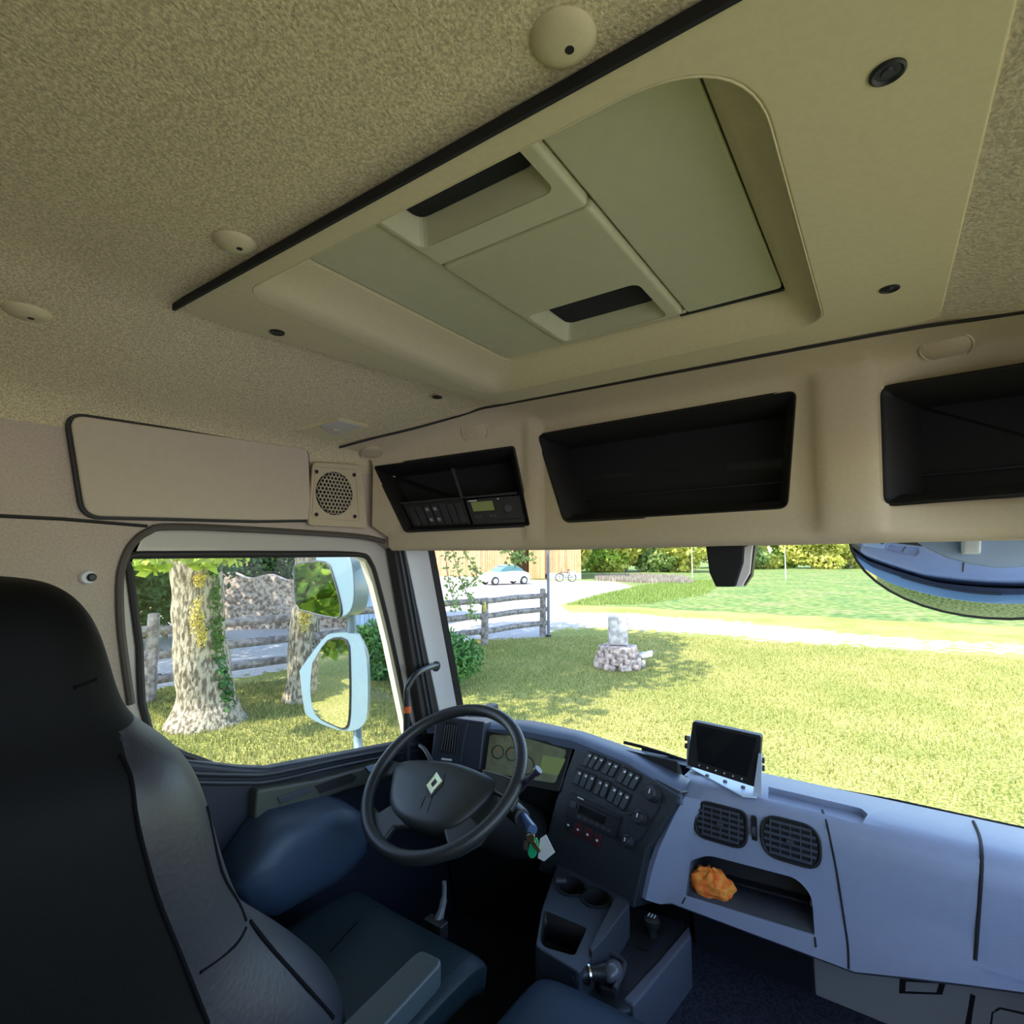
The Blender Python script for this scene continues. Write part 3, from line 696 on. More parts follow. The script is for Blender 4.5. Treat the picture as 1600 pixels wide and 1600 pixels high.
# channels around the rows
for q in (((899, 1194), (905, 1197), (1002, 1243), (1000, 1247)), ((893, 1226), (975, 1271), (988, 1272), (986, 1250))):
    b = MB(); b.tube([sq(*k, .002) for k in q[:3]], .002, 6); b.out('rib', GREY2, stk)
# radio
T4 = thing('car_radio', sq(925, 1262), 'dark radio set below the switch rows in the centre stack', 'radio')
rq = [(894, 1238), (972, 1275), (962, 1310), (884, 1275)]
b = MB(); b.prism(fillq(rq, .001), sn*.006); b.out('fascia', BLACK, T4, bevel=.001)
def lerpq(q, u, v):
    return (q[0][0]*(1-u)*(1-v)+q[1][0]*u*(1-v)+q[2][0]*u*v+q[3][0]*(1-u)*v, q[0][1]*(1-u)*(1-v)+q[1][1]*u*(1-v)+q[2][1]*u*v+q[3][1]*(1-u)*v)
def onq(q, name, m, u0, u1, v0, v1, off, th, par, bev=0):
    b = MB(); b.prism([sq(*lerpq(q, u, v), off) for u, v in ((u0, v0), (u1, v0), (u1, v1), (u0, v1))], sn*th); return b.out(name, m, par, bevel=bev)
onq(rq, 'disc_slot', BLACKM, .16, .95, .16, .24, .007, .001, T4)
onq(rq, 'display', SCREEN, .2, .72, .34, .66, .007, .001, T4)
onq(rq, 'button', MARK, .12, .24, .05, .1, .007, .001, T4)
for k in range(6): onq(rq, 'button', GREY2, .2+k*.12, .29+k*.12, .74, .86, .007, .002, T4, .0004)
onq(rq, 'knob', GREY2, .03, .14, .3, .55, .007, .004, T4, .001)
# red-lit lever switches
for k, q in enumerate(((889, 1289), (904, 1296), (919, 1304), (934, 1313))):
    p = sq(*q, .001); b = MB(); b.box(p, (.022, .034, .006), Matrix((SU, SV, sn)).transposed()); s_ = b.out('selector', RED if k > 0 else BLACK, stk, bevel=.001)
    b = MB(); b.box(p+sn*.004-SV*.0, (.006, .005, .003), Matrix((SU, SV, sn)).transposed()); b.out('indicator', MARK, s_)
# knobs
b = MB(); b.prism(fillq(((1012, 1222), (1035, 1232), (1030, 1262), (1002, 1312), (984, 1318), (980, 1300), (996, 1252)), .001, .012), sn*.003); b.out('knob_plate', GREY, stk, bevel=.001)
for q, r in (((1020, 1240), .023), ((1001, 1277), .021), ((982, 1314), .018)):
    p = sq(*q, .003); b = MB(); b.lathe(p, sn, [(r, 0), (r*.95, .006), (r*.72, .008), (r*.66, .02), (r*.6, .022), (.001, .022)], 28); kn = b.out('knob', GREY, stk)
    b = MB(); b.box(p+sn*.0225+SV*r*.3, (.003, r*.5, .002), Matrix((SU, SV, sn)).transposed()); b.out('pointer', MARK, kn)

# ---- driver binnacle behind the wheel
DB = mat('binnacle_plastic', (.010, .011, .013), .5)
b = MB(); b.loft([[Vector((x, y, -.60)), Vector((x, y-.01, -.75)), Vector((x, y+.02, -.95)), Vector((x, y+.12, -1.34)), Vector((x, 1.84, -1.34)), Vector((x, 1.80, -.76)), Vector((x, 1.66, -.70))] for x, y in ((-1.38, 1.50), (-1.2, 1.56), (-.9, 1.60), (-.62, 1.60), (-.52, 1.60))]); b.out('binnacle', DB, T, bevel=.01)
T5 = thing('instrument_cluster', oY(830, 1190, 1.53), 'instrument cluster with pale dials and a display behind the steering wheel', 'instrument cluster')
cA = Vector(oY(765, 1145, 1.50)); cN = Vector((.25, -.9, .36)).normalized()
def cq_(px, py, off=0): return oP(px, py, cA+cN*off, cN)
b = MB(); b.prism(fillet([cq_(*q) for q in ((756, 1140), (896, 1166), (874, 1238), (748, 1215))], .01), -cN*.05); b.out('housing', BLACK, T5, bevel=.004)
b = MB(); b.prism(fillet([cq_(*q, .002) for q in ((766, 1148), (812, 1150), (838, 1158), (886, 1172), (868, 1224), (758, 1206))], .012), cN*.003); b.out('dial_face', GAUGE, T5)
for q, r in (((778, 1175), .021), ((800, 1178), .021), ((822, 1196), .028)):
    p = cq_(*q, .0055); b = MB(); b.lathe(p, cN, [(r, 0), (r, .002), (r*.9, .002), (r*.9, 0)], 24); d_ = b.out('gauge', BLACK, T5)
    b = MB(); b.lathe(p, cN, [(r*.88, 0), (r*.88, .001), (.001, .001)], 24); b.out('gauge_plate', mat('gp', (.16, .17, .10), .4), d_)
    b = MB(); b.tube([p+cN*.002, p+cN*.002+Vector((-.6, 0, .7)).normalized()*r*.75], .0008, 5); b.out('needle', ORB, d_)
b = MB(); b.prism(fillet([cq_(*q, .006) for q in ((848, 1180), (884, 1186), (872, 1212), (842, 1206))], .003), cN*.002); b.out('display', LCD, T5)
# side vent in its housing
vA = oY(705, 1155, 1.42); vN = Vector((.35, -.9, .22)).normalized()
def vq(px, py, off=0): return oP(px, py, vA+vN*off, vN)
b = MB(); b.prism(fillet([vq(*q) for q in ((682, 1118), (758, 1128), (750, 1205), (722, 1200), (672, 1190))], .008), -vN*.08); vh = b.out('vent_housing', mat('vent_housing', (.022, .03, .048), .45), DT, bevel=.006)
vo_ = fillet([vq(*q, .001) for q in ((694, 1126), (718, 1129), (713, 1179), (686, 1174))], .012, 5)
b = MB(); b.ring(vo_, dil(vo_, .88), vN*.004); v_ = b.out('air_vent', BLACK, DT, bevel=.001)
b = MB(); b.prism([p+vN*.0003 for p in dil(vo_, .9)], vN*.001); b.out('vent_shade', BLACKM, v_)
for k in range(6):
    t_ = .14+k*.145
    b = MB(); b.tube([vq(694+(718-694)*t_-1, 1131+3*t_, .004), vq(686+(713-686)*t_, 1171+4*t_, .004)], .0016, 6); b.out('vane', GREY2, v_)
b = MB(); b.prism([vq(*q, .001) for q in ((690, 1184), (706, 1186), (706, 1189), (690, 1187))], vN*.003); b.out('slider', MARK, vh)
b = MB(); b.tube([vq(*q, .001) for q in ((731, 1130), (724, 1160), (719, 1196))], .0015, 6); b.out('seam', GREY2, vh)

# ================================================================== DASH TOP MONITOR
mo = [oY(*q, 1.60) for q in ((1082, 1127), (1190, 1150), (1184, 1232), (1073, 1196))]
T = thing('monitor', oY(1130, 1215, 1.62), 'small black reversing screen on a metal bracket on top of the dashboard', 'monitor')
mn = (mo[1]-mo[0]).cross(mo[3]-mo[0]).normalized()
if mn.y > 0: mn = -mn
b = MB(); b.prism(fillet(mo, .008), -mn*.025); b.out('housing', BLACK, T, bevel=.003)
b = MB(); b.prism([p+mn*.0006 for p in [mo[0].lerp(mo[2], .06), mo[1].lerp(mo[3], .06), mo[2].lerp(mo[0], .16)+Vector((0, 0, .0)), mo[3].lerp(mo[1], .16)]], mn*.001); b.out('screen', SCREEN, T)
for k in range(6):
    p = mo[3].lerp(mo[2], .18+k*.12)+(mo[0]-mo[3]).normalized()*.012; b = MB(); b.lathe(p, mn, [(.002, 0), (.002, .002), (.0005, .002)], 8); b.out('button', MARK, T)
BR = mat('bracket_metal', (.55, .62, .72), .35, .3)
br = [hit(DTR, *q, .003) for q in ((1078, 1205), (1178, 1240))]
b = MB()
pb = [oZ(*q, -.643) for q in ((1074, 1198), (1094, 1196), (1190, 1226), (1182, 1246), (1160, 1244))]
b.prism([Vector((p.x, p.y, -.646)) for p in pb], (0, 0, .004))
b.prism([oY(*q, 1.585) for q in ((1185, 1178), (1190, 1178), (1190, 1243), (1176, 1243))], (0, .012, 0))
b.prism([oY(*q, 1.63) for q in ((1074, 1150), (1078, 1150), (1082, 1200), (1072, 1200))], (0, .012, 0))
b.out('bracket', BR, T, bevel=.0008)
for q in ((1187, 1187), (1187, 1199), (1076, 1154), (1076, 1166)):
    p = oY(*q, 1.60); b = MB(); b.cyl(p+Vector((-.004, 0, 0)), p+Vector((.012 if q[0] > 1100 else -.010, 0, 0)), .0075); b.out('thumbscrew', BLACK, T, bevel=.001)
for k in range(3):
    p = Vector(oZ(1105+k*28, 1212+k*9, -.641)); b = MB(); b.lathe(p, (0, 0, 1), [(.006, 0), (.005, .003), (.001, .003)], 12); b.out('screw', GREY, T)

# ================================================================== ORANGE CLOTH in cubby
p0 = hit(bvh(tub), 1112, 1382) or Vector((-.30, 1.55, -.83))
pc = oY(1112, 1382, 1.535); b = MB(); n1, m1 = 36, 20; rings = []
for i in range(m1+1):
    a = -PI/2+PI*i/m1; q = max(.02, math.cos(a)); rg = []
    for k in range(n1):
        t_ = 2*PI*k/n1; rr = 1+.10*math.sin(5*t_+3*a)+.09*math.sin(9*t_-4*a+1)+.06*math.sin(13*a+2*t_)+.05*math.sin(17*t_+5*a)
        rg.append(pc+Vector((.056*q*math.cos(t_)*rr, .036*q*math.sin(t_)*rr, .038*math.sin(a)*rr)))
    rings.append(rg)
b.loft(rings); o = b.out('cleaning_cloth', ORANGE, sub=1); tag(o, 'crumpled bright orange cloth stuffed in the dashboard cubby', 'cloth')

# ================================================================== STEERING WHEEL
WC = Vector((-.997, 1.116, -.591)); tl = math.radians(34.2)
wn_ = Vector((0, -math.sin(tl), math.cos(tl))); wu = Vector((1, 0, 0)); wv = wn_.cross(wu).normalized()
T = thing('steering_wheel', WC, 'four spoke black steering wheel with a diamond emblem on its hub', 'steering wheel')
def wq(px, py, off=0): return oP(px, py, WC+wn_*off, wn_)
RR = .218
b = MB(); b.tube([WC+(wu*math.cos(a)+wv*math.sin(a))*RR for a in [2*PI*k/72 for k in range(72)]], .0165, 16, closed=True); b.out('rim', WHEEL, T)
hubp = [wq(*q, -.01) for q in ((616, 1197), (640, 1190), (680, 1190), (720, 1196), (762, 1212), (775, 1224), (768, 1244), (745, 1268), (718, 1290), (694, 1299), (668, 1298), (634, 1287), (616, 1272), (609, 1250), (612, 1222))]
hubp = smooth(hubp+[hubp[0]], 3)[:-1]; hc = sum(hubp, Vector())/len(hubp)
def sc_(pts, s_, off): return [hc+(p-hc)*s_+wn_*off for p in pts]
b = MB(); b.loft([sc_(hubp, .97, -.04), sc_(hubp, 1.0, -.02), sc_(hubp, 1, 0), sc_(hubp, .96, .009), sc_(hubp, .8, .016), sc_(hubp, .45, .020), sc_(hubp, .1, .021)]); hub = b.out('hub', HUB, T, ang=70)
# spokes
def spoke(pts, name='spoke'):
    pp = [wq(*q, -.006) for q in pts]; b = MB(); b.prism(pp, -wn_*.018); b.out(name, HUB, T, bevel=.006)
spoke([(624, 1190), (604, 1186), (590, 1194), (580, 1214), (582, 1228), (594, 1212), (612, 1210), (616, 1204)])
spoke([(611, 1256), (638, 1290), (614, 1292), (600, 1312), (585, 1306), (574, 1284), (570, 1256), (577, 1252), (592, 1268)])
spoke([(752, 1200), (790, 1211), (808, 1218), (808, 1246), (797, 1266), (788, 1246), (770, 1236), (756, 1222)])
spoke([(690, 1288), (735, 1272), (748, 1288), (764, 1294), (748, 1316), (716, 1334), (688, 1342), (698, 1318)])
HT = bvh(hub)
# emblem
b = MB()
em = [(668, 1217), (682, 1207), (693, 1211), (690, 1227), (674, 1243), (667, 1238)]
ep = hits(HT, em, .0005)
if len(ep) == 6:
    b.prism(dil(ep, 1.12), wn_*.0016); e_ = b.out('emblem_base', BLACK, hub)
    b = MB(); YG = mat('emblem_metal', (.85, .85, .45), .25, .6)
    e2 = [p+wn_*.002 for p in ep]; ec = sum(e2, Vector())/6
    # diamond with twisted bars
    tp, bt = wq(684, 1208, 0), wq(673, 1242, 0)
    D = dil([ec+(p-ec) for p in hits(HT, [(683, 1208), (692, 1222), (674, 1242), (667, 1228)], .0022)], 1.0)
    b.ring(D, dil(D, .42), wn_*.002); b.out('emblem', YG, hub, smooth=False)
    b = MB(); b.tube([D[0].lerp(D[3], .25)+wn_*.0022, D[0].lerp(D[3], .95)+wn_*.0022], .0008, 5); b.tube([D[1].lerp(D[2], .05)+wn_*.0022, D[1].lerp(D[2], .8)+wn_*.0022], .0008, 5); b.out('emblem_groove', BLACK, hub)
for q in (((665, 1244), (657, 1262), (650, 1292)), ((676, 1244), (668, 1268), (664, 1296))):
    h = hits(HT, q, .0002)
    if len(h) > 1: b = MB(); b.tube(smooth(h, 3), .0009, 5); b.out('seam', BLACKM, hub)
# column
T = thing('steering_shroud', WC+Vector((0, .2, -.2)), 'black steering shroud with stalks and ignition lock below the wheel', 'steering shroud')
b = MB(); b.loft([[WC-wn_*d_+(wu*math.cos(a)*rx+wv*math.sin(a)*ry)+Vector((0, sh_, 0)) for a in [2*PI*k/24 for k in range(24)]] for d_, rx, ry, sh_ in ((.045, .055, .055, 0), (.06, .075, .07, .0), (.16, .085, .085, .03), (.35, .09, .09, .16), (.45, .08, .08, .26))]); b.out('shroud', BLACK, T)
st = [oY(q[0], q[1], y) for q, y in (((780, 1262), 1.20), ((806, 1240), 1.17), ((828, 1216), 1.15), ((838, 1206), 1.14), ((842, 1202), 1.14))]
b = MB(); b.tube(smooth(st, 3), [.008]*9+[.011]*4, 10); s1 = b.out('stalk', mat('stalk', (.03, .03, .05), .35), T)
st = [oY(q[0], q[1], y) for q, y in (((690, 1230), 1.22), ((676, 1195), 1.22), ((664, 1172), 1.24), ((656, 1165), 1.25))]
b = MB(); b.tube(smooth(st, 3), .006, 10); b.out('stalk', BLACK, T)
ig0, ig1 = oY(798, 1262, 1.20), oY(816, 1278, 1.16)
b = MB(); b.tube([ig0, ig1], [.024, .021], 20); b.out('ignition_lock', GREY, T, bevel=.002)
b = MB(); b.tube([oY(812, 1268, 1.175), oY(832, 1298, 1.13)], [.010, .014], 12); b.out('lock_stalk', mat('blue_sheen', (.05, .09, .18), .3), T, bevel=.002)
# keys
kr = oY(830, 1306, 1.12)
T = thing('key_bunch', kr, 'bunch of keys with green fob and white paper tag hanging from the ignition', 'keys')
kb = MB(); kb.tube([kr+Vector((.009*math.cos(a), 0, .009*math.sin(a))) for a in [2*PI*k/16 for k in range(16)]], .0012, 6, closed=True); kb.out('ring', CHROME, T)
def plate(name, m, qs, y, th, par=None, r=.002):
    b = MB(); b.prism(fillet([oY(*q, y) for q in qs], r, 4), (0, th, 0)); return b.out(name, m, par or T, bevel=min(abs(th)/3, .0008))
plate('green_fob', GREEN, ((829, 1312), (838, 1308), (842, 1320), (836, 1340), (829, 1342), (824, 1334)), 1.125, .003, r=.006)
plate('paper_tag', WHITE, ((844, 1310), (853, 1304), (867, 1332), (850, 1346), (840, 1341)), 1.13, .001, r=.001)
plate('key', BRASS, ((821, 1305), (834, 1303), (835, 1314), (845, 1330), (841, 1334), (829, 1318), (823, 1313)), 1.115, .002, r=.002)
plate('key', mat('dull_key', (.25, .18, .14), .4, .7), ((818, 1314), (824, 1312), (824, 1330), (818, 1328)), 1.118, .002, r=.001)

# ================================================================== CENTRE CONSOLE (floor)
T = thing('centre_console', (-.62, 1.35, -1.12), 'dark grey floor console with two cup holders, tray and brake lever', 'console')
UZ = -.93
def cz_(px, py, z): return oZ(px, py, z)
def sidep(qs, z): return [oZ(*q, z) for q in qs]
top = sidep(((872, 1345), (985, 1405), (968, 1440), (905, 1560 if 0 else 1520), (836, 1478), (846, 1420)), UZ)
CP = mat('console_grey', (.032, .042, .055), .45, bump=.15, bscale=350)
b = MB(); b.prism(fillet(top, .012), (0, 0, -.22)); up_ = b.out('cup_unit', CP, T, bevel=.008)
for q, r in (((893, 1387), .040), ((931, 1404), .040)):
    c0 = oZ(*q, UZ); k = MB(); k.cyl(c0+Vector((0, 0, .05)), c0-Vector((0, 0, .09)), r*.93, r*.93, 32); cut(up_, k)
    b = MB(); b.lathe(c0+Vector((0, 0, -.088)), (0, 0, 1), [(.001, 0), (r*.9, 0), (r*.925, .088), (r*1.06, .090), (r*1.06, .092), (r*.9, .092), (r*.88, .004), (.001, .004)], 32); b.out('cup_holder', BLACK, T)
tq = sidep(((850, 1422), (918, 1450), (898, 1494), (850, 1480), (843, 1468)), UZ)
k = MB(); k.prism([p+Vector((0, 0, .05)) for p in fillet(tq, .012)], (0, 0, -.12)); cut(up_, k)
b = MB(); b.loft([[p for p in fillet(tq, .012)], [p+Vector((0, 0, -.068)) for p in dil(fillet(tq, .012), .95)]], cap=False); b.out('tray', BLACK, T, solid=.002)
b = MB(); b.prism([p+Vector((0, 0, -.068)) for p in fillet(tq, .012)], (0, 0, -.003)); b.out('tray_floor', BLACKM, T)
b = MB(); b.tube([oZ(868, 1376, UZ+.004), oZ(884, 1376, UZ+.004)], .012, 12); b.out('bump', GREY, T)
rail = sidep(((962, 1398), (984, 1412), (942, 1468), (925, 1486), (920, 1480)), UZ+.015)
b = MB(); b.prism(rail, (0, 0, -.16)); b.out('side_rail', GREY2, T, bevel=.004)
LZ = -1.0
base = sidep(((962, 1405), (1072, 1440), (1078, 1462), (985, 1578), (950, 1585), (838, 1530), (840, 1490)), LZ)
b = MB(); b.loft([[p+Vector((0, 0, -.33)) for p in dil(base, .97)], base]); lb = b.out('base', GREY, T, bevel=.01)
edge = sidep(((1076, 1444), (1080, 1462), (990, 1572), (972, 1560), (1030, 1498)), LZ+.006)
b = MB(); b.prism(edge, (0, 0, -.30)); b.out('side_edge', mat('edge_grey', (.10, .11, .14), .5), T, bevel=.006)
pit = sidep(((965, 1425), (1040, 1440), (1045, 1452), (1010, 1488), (962, 1468)), LZ)
b = MB(); b.prism([p+Vector((0, 0, .001)) for p in pit], (0, 0, .002)); b.out('well', BLACK, T)
kc = oZ(1019, 1460, LZ+.03)
T6 = thing('gear_selector', oZ(1019, 1466, LZ), 'small black gear selector knob with white digits beside the dashboard', 'gear selector')
b = MB(); b.lathe(oZ(1019, 1462, LZ+.003), (0, 0, 1), [(.012, 0), (.011, .02), (.018, .024), (.021, .032), (.020, .042), (.012, .048), (.001, .049)], 24); b.out('knob', BLACK, T6)
b = MB()
kt = oZ(1019, 1462, LZ+.003)+Vector((0, 0, .0495))
for dx_, dy_ in ((-.008, -.004), (-.008, .004), (0, -.004), (0, .004), (.008, .004), (.008, -.003)): b.box(kt+Vector((dx_, dy_, 0)), (.0025, .006, .001))
b.out('digits', MARK, T6)
# brake lever block
T7 = thing('parking_brake', oZ(930, 1520, LZ), 'black parking brake lever with chrome collar at the rear of the floor console', 'parking brake')
lv = [oZ(*q, -.955) for q in ((892, 1528), (912, 1522), (928, 1520), (946, 1520))]
b = MB(); b.tube(lv, [.012, .018, .015, .02], 14); b.out('lever', BLACK, T7)
b = MB(); b.tube([oZ(918, 1522, -.955), oZ(921, 1521.6, -.955)], .0215, 18); b.out('collar', CHROME, T7)
b = MB(); b.prism(fillet([oZ(*q, LZ+.02) for q in ((942, 1488), (972, 1506), (965, 1550), (935, 1540), (930, 1510))], .012), (0, 0, -.05)); b.out('gaiter_base', GREY, T7, bevel=.008)
b = MB(); b.tube(smooth([oZ(*q, LZ+.03) for q in ((950, 1488), (976, 1506), (960, 1546))], 4), .006, 8); b.out('gate', GREY2, T7)
b = MB(); b.ell(oZ(957, 1518, LZ+.035), (.022, .03, .02)); b.out('release_button', mat('glossy', (.1, .1, .11), .2), T7)
# pedal
T = thing('clutch_pedal', oZ(690, 1440, -1.2), 'grey pedal arm in the dark driver footwell', 'pedal')
b = MB(); b.tube(smooth([oX(694, 1378, -.98), oX(694, 1400, -.98), oX(690, 1422, -.98), oX(682, 1445, -.98)], 3), [.006]*4+[.009]*3+[.011]*3, 10); b.out('arm', mat('pedal_grey', (.13, .14, .14), .45), T)
b = MB(); b.box(oX(681, 1450, -.98), (.06, .03, .04)); b.out('pad', BLACK, T, bevel=.004)

# ================================================================== SEATS
def sect(z, x0, x1, yb, yfr, n=32, e=3.2):
    out = []
    cx_, cy = (x0+x1)/2, (yb+yfr)/2; a, c_ = (x1-x0)/2, (yfr-yb)/2
    for k in range(n):
        t = 2*PI*k/n; ct, s_ = math.cos(t), math.sin(t)
        out.append(Vector((cx_+a*abs(ct)**(2/e)*(1 if ct > 0 else -1), cy+c_*abs(s_)**(2/e)*(1 if s_ > 0 else -1), z)))
    return out
T = thing('driver_seat', (-.97, .55, -1.35), 'dark leather driver seat with high backrest seen beside the door window', 'seat')
SEC = [(-.030, .09, .12, .20), (-.036, .13, .09, .235), (-.055, .160, .07, .262), (-.09, .178, .06, .285), (-.14, .188, .05, .300), (-.19, .198, .045, .312), (-.225, .215, .04, .330), (-.27, .240, .03, .385), (-.33, .250, .02, .415), (-.42, .252, .01, .440), (-.50, .252, .0, .468), (-.56, .254, -.01, .50), (-.63, .262, -.01, .565), (-.70, .262, -.01, .635), (-.76, .262, 0, .675), (-.84, .26, .02, .68), (-.90, .255, .03, .64)]
SX = -.965
b = MB(); b.loft([sect(z, SX-hw, SX+hw, yb, y1) for z, hw, yb, y1 in SEC]); back = b.out('backrest', LEATH, T, sub=1)
bake_me = None
bpy.context.view_layer.update(); k_ = back.modifiers[0]; k_.levels = 3; k_.render_levels = 3; bpy.context.view_layer.update(); bake(back)
BT = bvh(back)
bl = hits(BT, ((180, 1120), (204, 1215), (215, 1290), (245, 1400), (285, 1500), (325, 1600)), 0)
btab = sorted([(p.z, p.y) for p in bl])
bm_ = bmesh.new(); bm_.from_mesh(back.data); o_b = ORG[back.name]
keep = [f for f in bm_.faces if (f.calc_center_median()+o_b).x > SX and (f.calc_center_median()+o_b).z < -.215 and (f.calc_center_median()+o_b).z > btab[0][0]-.2 and (f.calc_center_median()+o_b).y > interp((f.calc_center_median()+o_b).z, btab)]
kset = set(keep)
for f in keep:
    for v in f.verts:
        if any(g_ not in kset for g_ in v.link_faces) and v.co.z+o_b.z < -.222: v.co.y = interp(v.co.z+o_b.z, btab)-o_b.y
bm_.faces.index_update(); bm2 = bm_.copy(); idx = set(f.index for f in keep)
bm2.faces.ensure_lookup_table()
bmesh.ops.delete(bm2, geom=[f for f in bm2.faces if f.index not in idx], context='FACES')
bmesh.ops.delete(bm_, geom=keep, context='FACES')
bm_.to_mesh(back.data); me2 = bpy.data.meshes.new('side_bolster'); bm2.to_mesh(me2); bm_.free(); bm2.free()
for p_ in me2.polygons: p_.use_smooth = True
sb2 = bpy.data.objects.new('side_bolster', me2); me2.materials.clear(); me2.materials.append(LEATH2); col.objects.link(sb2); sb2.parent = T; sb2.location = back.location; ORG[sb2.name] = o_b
for q, r, nm in ((((168, 985), (190, 1045), (235, 1078), (272, 1128), (305, 1180), (322, 1260), (345, 1360), (372, 1410), (384, 1440)), .0028, 'piping'),
             (((115, 1075), (150, 1062), (180, 1060), (212, 1074)), .0022, 'seam'),
             (((188, 1180), (204, 1215), (215, 1290), (245, 1400), (285, 1500), (325, 1600)), .0030, 'seam'),
             (((384, 1450), (365, 1480), (312, 1520)), .0022, 'seam'),
             (((390, 1440), (430, 1490), (480, 1545), (520, 1590)), .004, 'piping'),
             ):
    h = hits(BT, q, .0002)
    if len(h) > 1: b = MB(); b.tube(smooth(h, 4), r, 6); b.out(nm, STITCH, back)
b = MB(); b.loft([[Vector((SX+x_, y_, z_)) for x_, z_ in [(-.235, zz+.02), (-.25, zz+.04), (-.235, zz+.055), (-.14, zz+.05), (.10, zz+.05), (.185, zz+.055), (.205, zz+.04), (.195, zz+.02)]] + [Vector((SX+.2, y_, zz-.06)), Vector((SX-.2, y_, zz-.06))] for y_, zz in ((.40, -.955), (.55, -.945), (.8, -.935), (.95, -.93), (1.0, -.945), (1.025, -.975))]); cu = b.out('cushion', CUSH, T, sub=2)
CT = bvh(cu)
h = hits(CT, ((597, 1404), (560, 1440), (515, 1488)), .0003)
if len(h) > 1: b = MB(); b.tube(smooth(h, 3), .0016, 6); b.out('seam', STITCH, cu)
b = MB(); b.box((SX, .62, -1.16), (.40, .6, .36)); b.out('seat_base', BLACK, T, bevel=.03)
arm = [Vector((-.757, .40, -.775)), Vector((-.757, .785, -.745)), Vector((-.700, .79, -.745)), Vector((-.69, .40, -.775))]
b = MB(); b.loft([[p+Vector((0, 0, -.045)) for p in fillet(arm, .018, 5)], fillet(arm, .018, 5)]); b.out('armrest', mat('armrest_plastic', (.045, .06, .065), .4, bump=.2, bscale=350), T, bevel=.006)
CUSH2 = mat('blue_cushion_leather', (.010, .024, .045), .5, bump=.25, bscale=120, spec=.3)
# middle seat cushion
T = thing('passenger_seat', (-.42, .75, -1.35), 'dark blue leather passenger seat cushion beside the driver seat', 'seat')
b = MB(); b.loft([[Vector((-.42+x_, y_, zz+z_)) for x_, z_ in ((-.235, -.07), (-.255, -.03), (-.24, .008), (-.16, .02), (.16, .02), (.22, .008), (.235, -.03), (.215, -.07))] for y_, zz in ((.15, -.91), (.4, -.91), (.8, -.905), (1.01, -.905), (1.06, -.92), (1.08, -.955))]); b.out('cushion', CUSH2, T, sub=2)
b = MB(); b.box((-.42, .58, -1.17), (.38, .75, .36)); b.out('seat_base', BLACK, T, bevel=.03)

# ================================================================== WINDSCREEN FITTINGS
T = thing('windscreen_sensor', oY(1140, 855, 1.55), 'black tapered sensor housing hanging at the top of the windscreen', 'sensor')
b = MB(); 
r0 = [oY(*q, 1.52) for q in ((1100, 835), (1163, 835), (1160, 880), (1148, 917), (1118, 917), (1108, 895))]
b.prism(r0, (0, .03, 0)); b.out('housing', BLACKM, T, bevel=.004)
b = MB(); b.prism([oY(*q, 1.535) for q in ((1160, 838), (1178, 838), (1172, 895), (1160, 916), (1148, 917))], (0, .02, 0)); b.out('side_cover', mat('sheen_grey', (.8, .76, .7), .35), T, bevel=.003)
b = MB(); b.prism([oY(*q, 1.54) for q in ((1174, 838), (1182, 838), (1174, 900), (1162, 917))], (0, .03, 0)); b.out('rear_shell', BLACK, T, bevel=.002)
b = MB(); b.box((-.355, 1.55, .035), (.10, .05, .04)); b.out('mount', BLACK, T)
# wipers
for lab, q in (('black windscreen wiper lying along the lower right of the windscreen', ((1272, 1228), (1300, 1234), (1400, 1252), (1500, 1274), (1640, 1304))), ('black windscreen wiper glimpsed between hood and reversing screen', ((975, 1160), (1000, 1166), (1040, 1178), (1075, 1190)))):
    T = thing('windscreen_wiper', oY(*q[1], 1.90), lab, 'wiper')
    pp = [oY(a, c_, 1.90) for a, c_ in q]
    b = MB(); b.tube(pp, .006, 8); b.out('blade', BLACKM, T)
    b = MB(); b.tube([p+Vector((0, .02, -.016)) for p in pp[1:]], .007, 8); b.out('arm', BLACK, T)
b = MB(); b.box((-.465, 1.97, -.80), (1.9, .14, .02)); o = b.out('trim_11', WHITEP, bevel=.01); struct(o)
b = MB(); b.box((-1.42, 1.66, -1.0), (.04, .50, .70)); struct(b.out('wall_left', DOORP))
# front (kerb) mirror
T = thing('front_mirror', oY(1520, 850, 1.95), 'pale blue round mirror hanging in front of the windscreen at top right', 'mirror')
lc = oY(1545, 842, 1.95); ln = Vector((-.05, -.86, -.50)).normalized(); lu = Vector((1, .0, 0)); lv_ = ln.cross(lu).normalized(); lu = lv_.cross(ln).normalized()
ry = (oY(1545, 930, 1.95)-lc).length
rgs = []
def dome(s_, off): return [lc+lu*math.cos(a)*s_*.325+lv_*math.sin(a)*s_*.262+ln*off for a in [2*PI*k/40 for k in range(40)]]
b = MB(); b.loft([dome(1, 0), dome(.9, .012), dome(.6, .028), dome(.3, .035), dome(.02, .037)]); b.out('mirror_glass', MIRROR, T, ang=80)
b = MB(); b.tube(dome(1.0, 0), .004, 8, closed=True); b.out('rim', RUBBER, T)
b = MB(); b.loft([dome(.98, -.002), dome(.97, -.03), dome(.85, -.07), dome(.5, -.10), dome(.05, -.105)]); b.out('housing', WHITEP, T, ang=80)
fh = [oY(*q, 1.76) for q in ((1420, 838), (1450, 858), (1480, 872), (1520, 882), (1560, 888), (1600, 886), (1680, 870), (1680, 835))]
b = MB(); b.prism(fh, (0, .02, .0)); b.out('hood', mat('hood_blue', (.26, .36, .50), .4), T, bevel=.004)
b = MB(); b.prism([oY(*q, 1.72) for q in ((1503, 790), (1536, 790), (1533, 866), (1504, 866))], (0, .04, 0)); b.out('arm', mat('arm_pale', (.62, .68, .66), .4), T, bevel=.006)

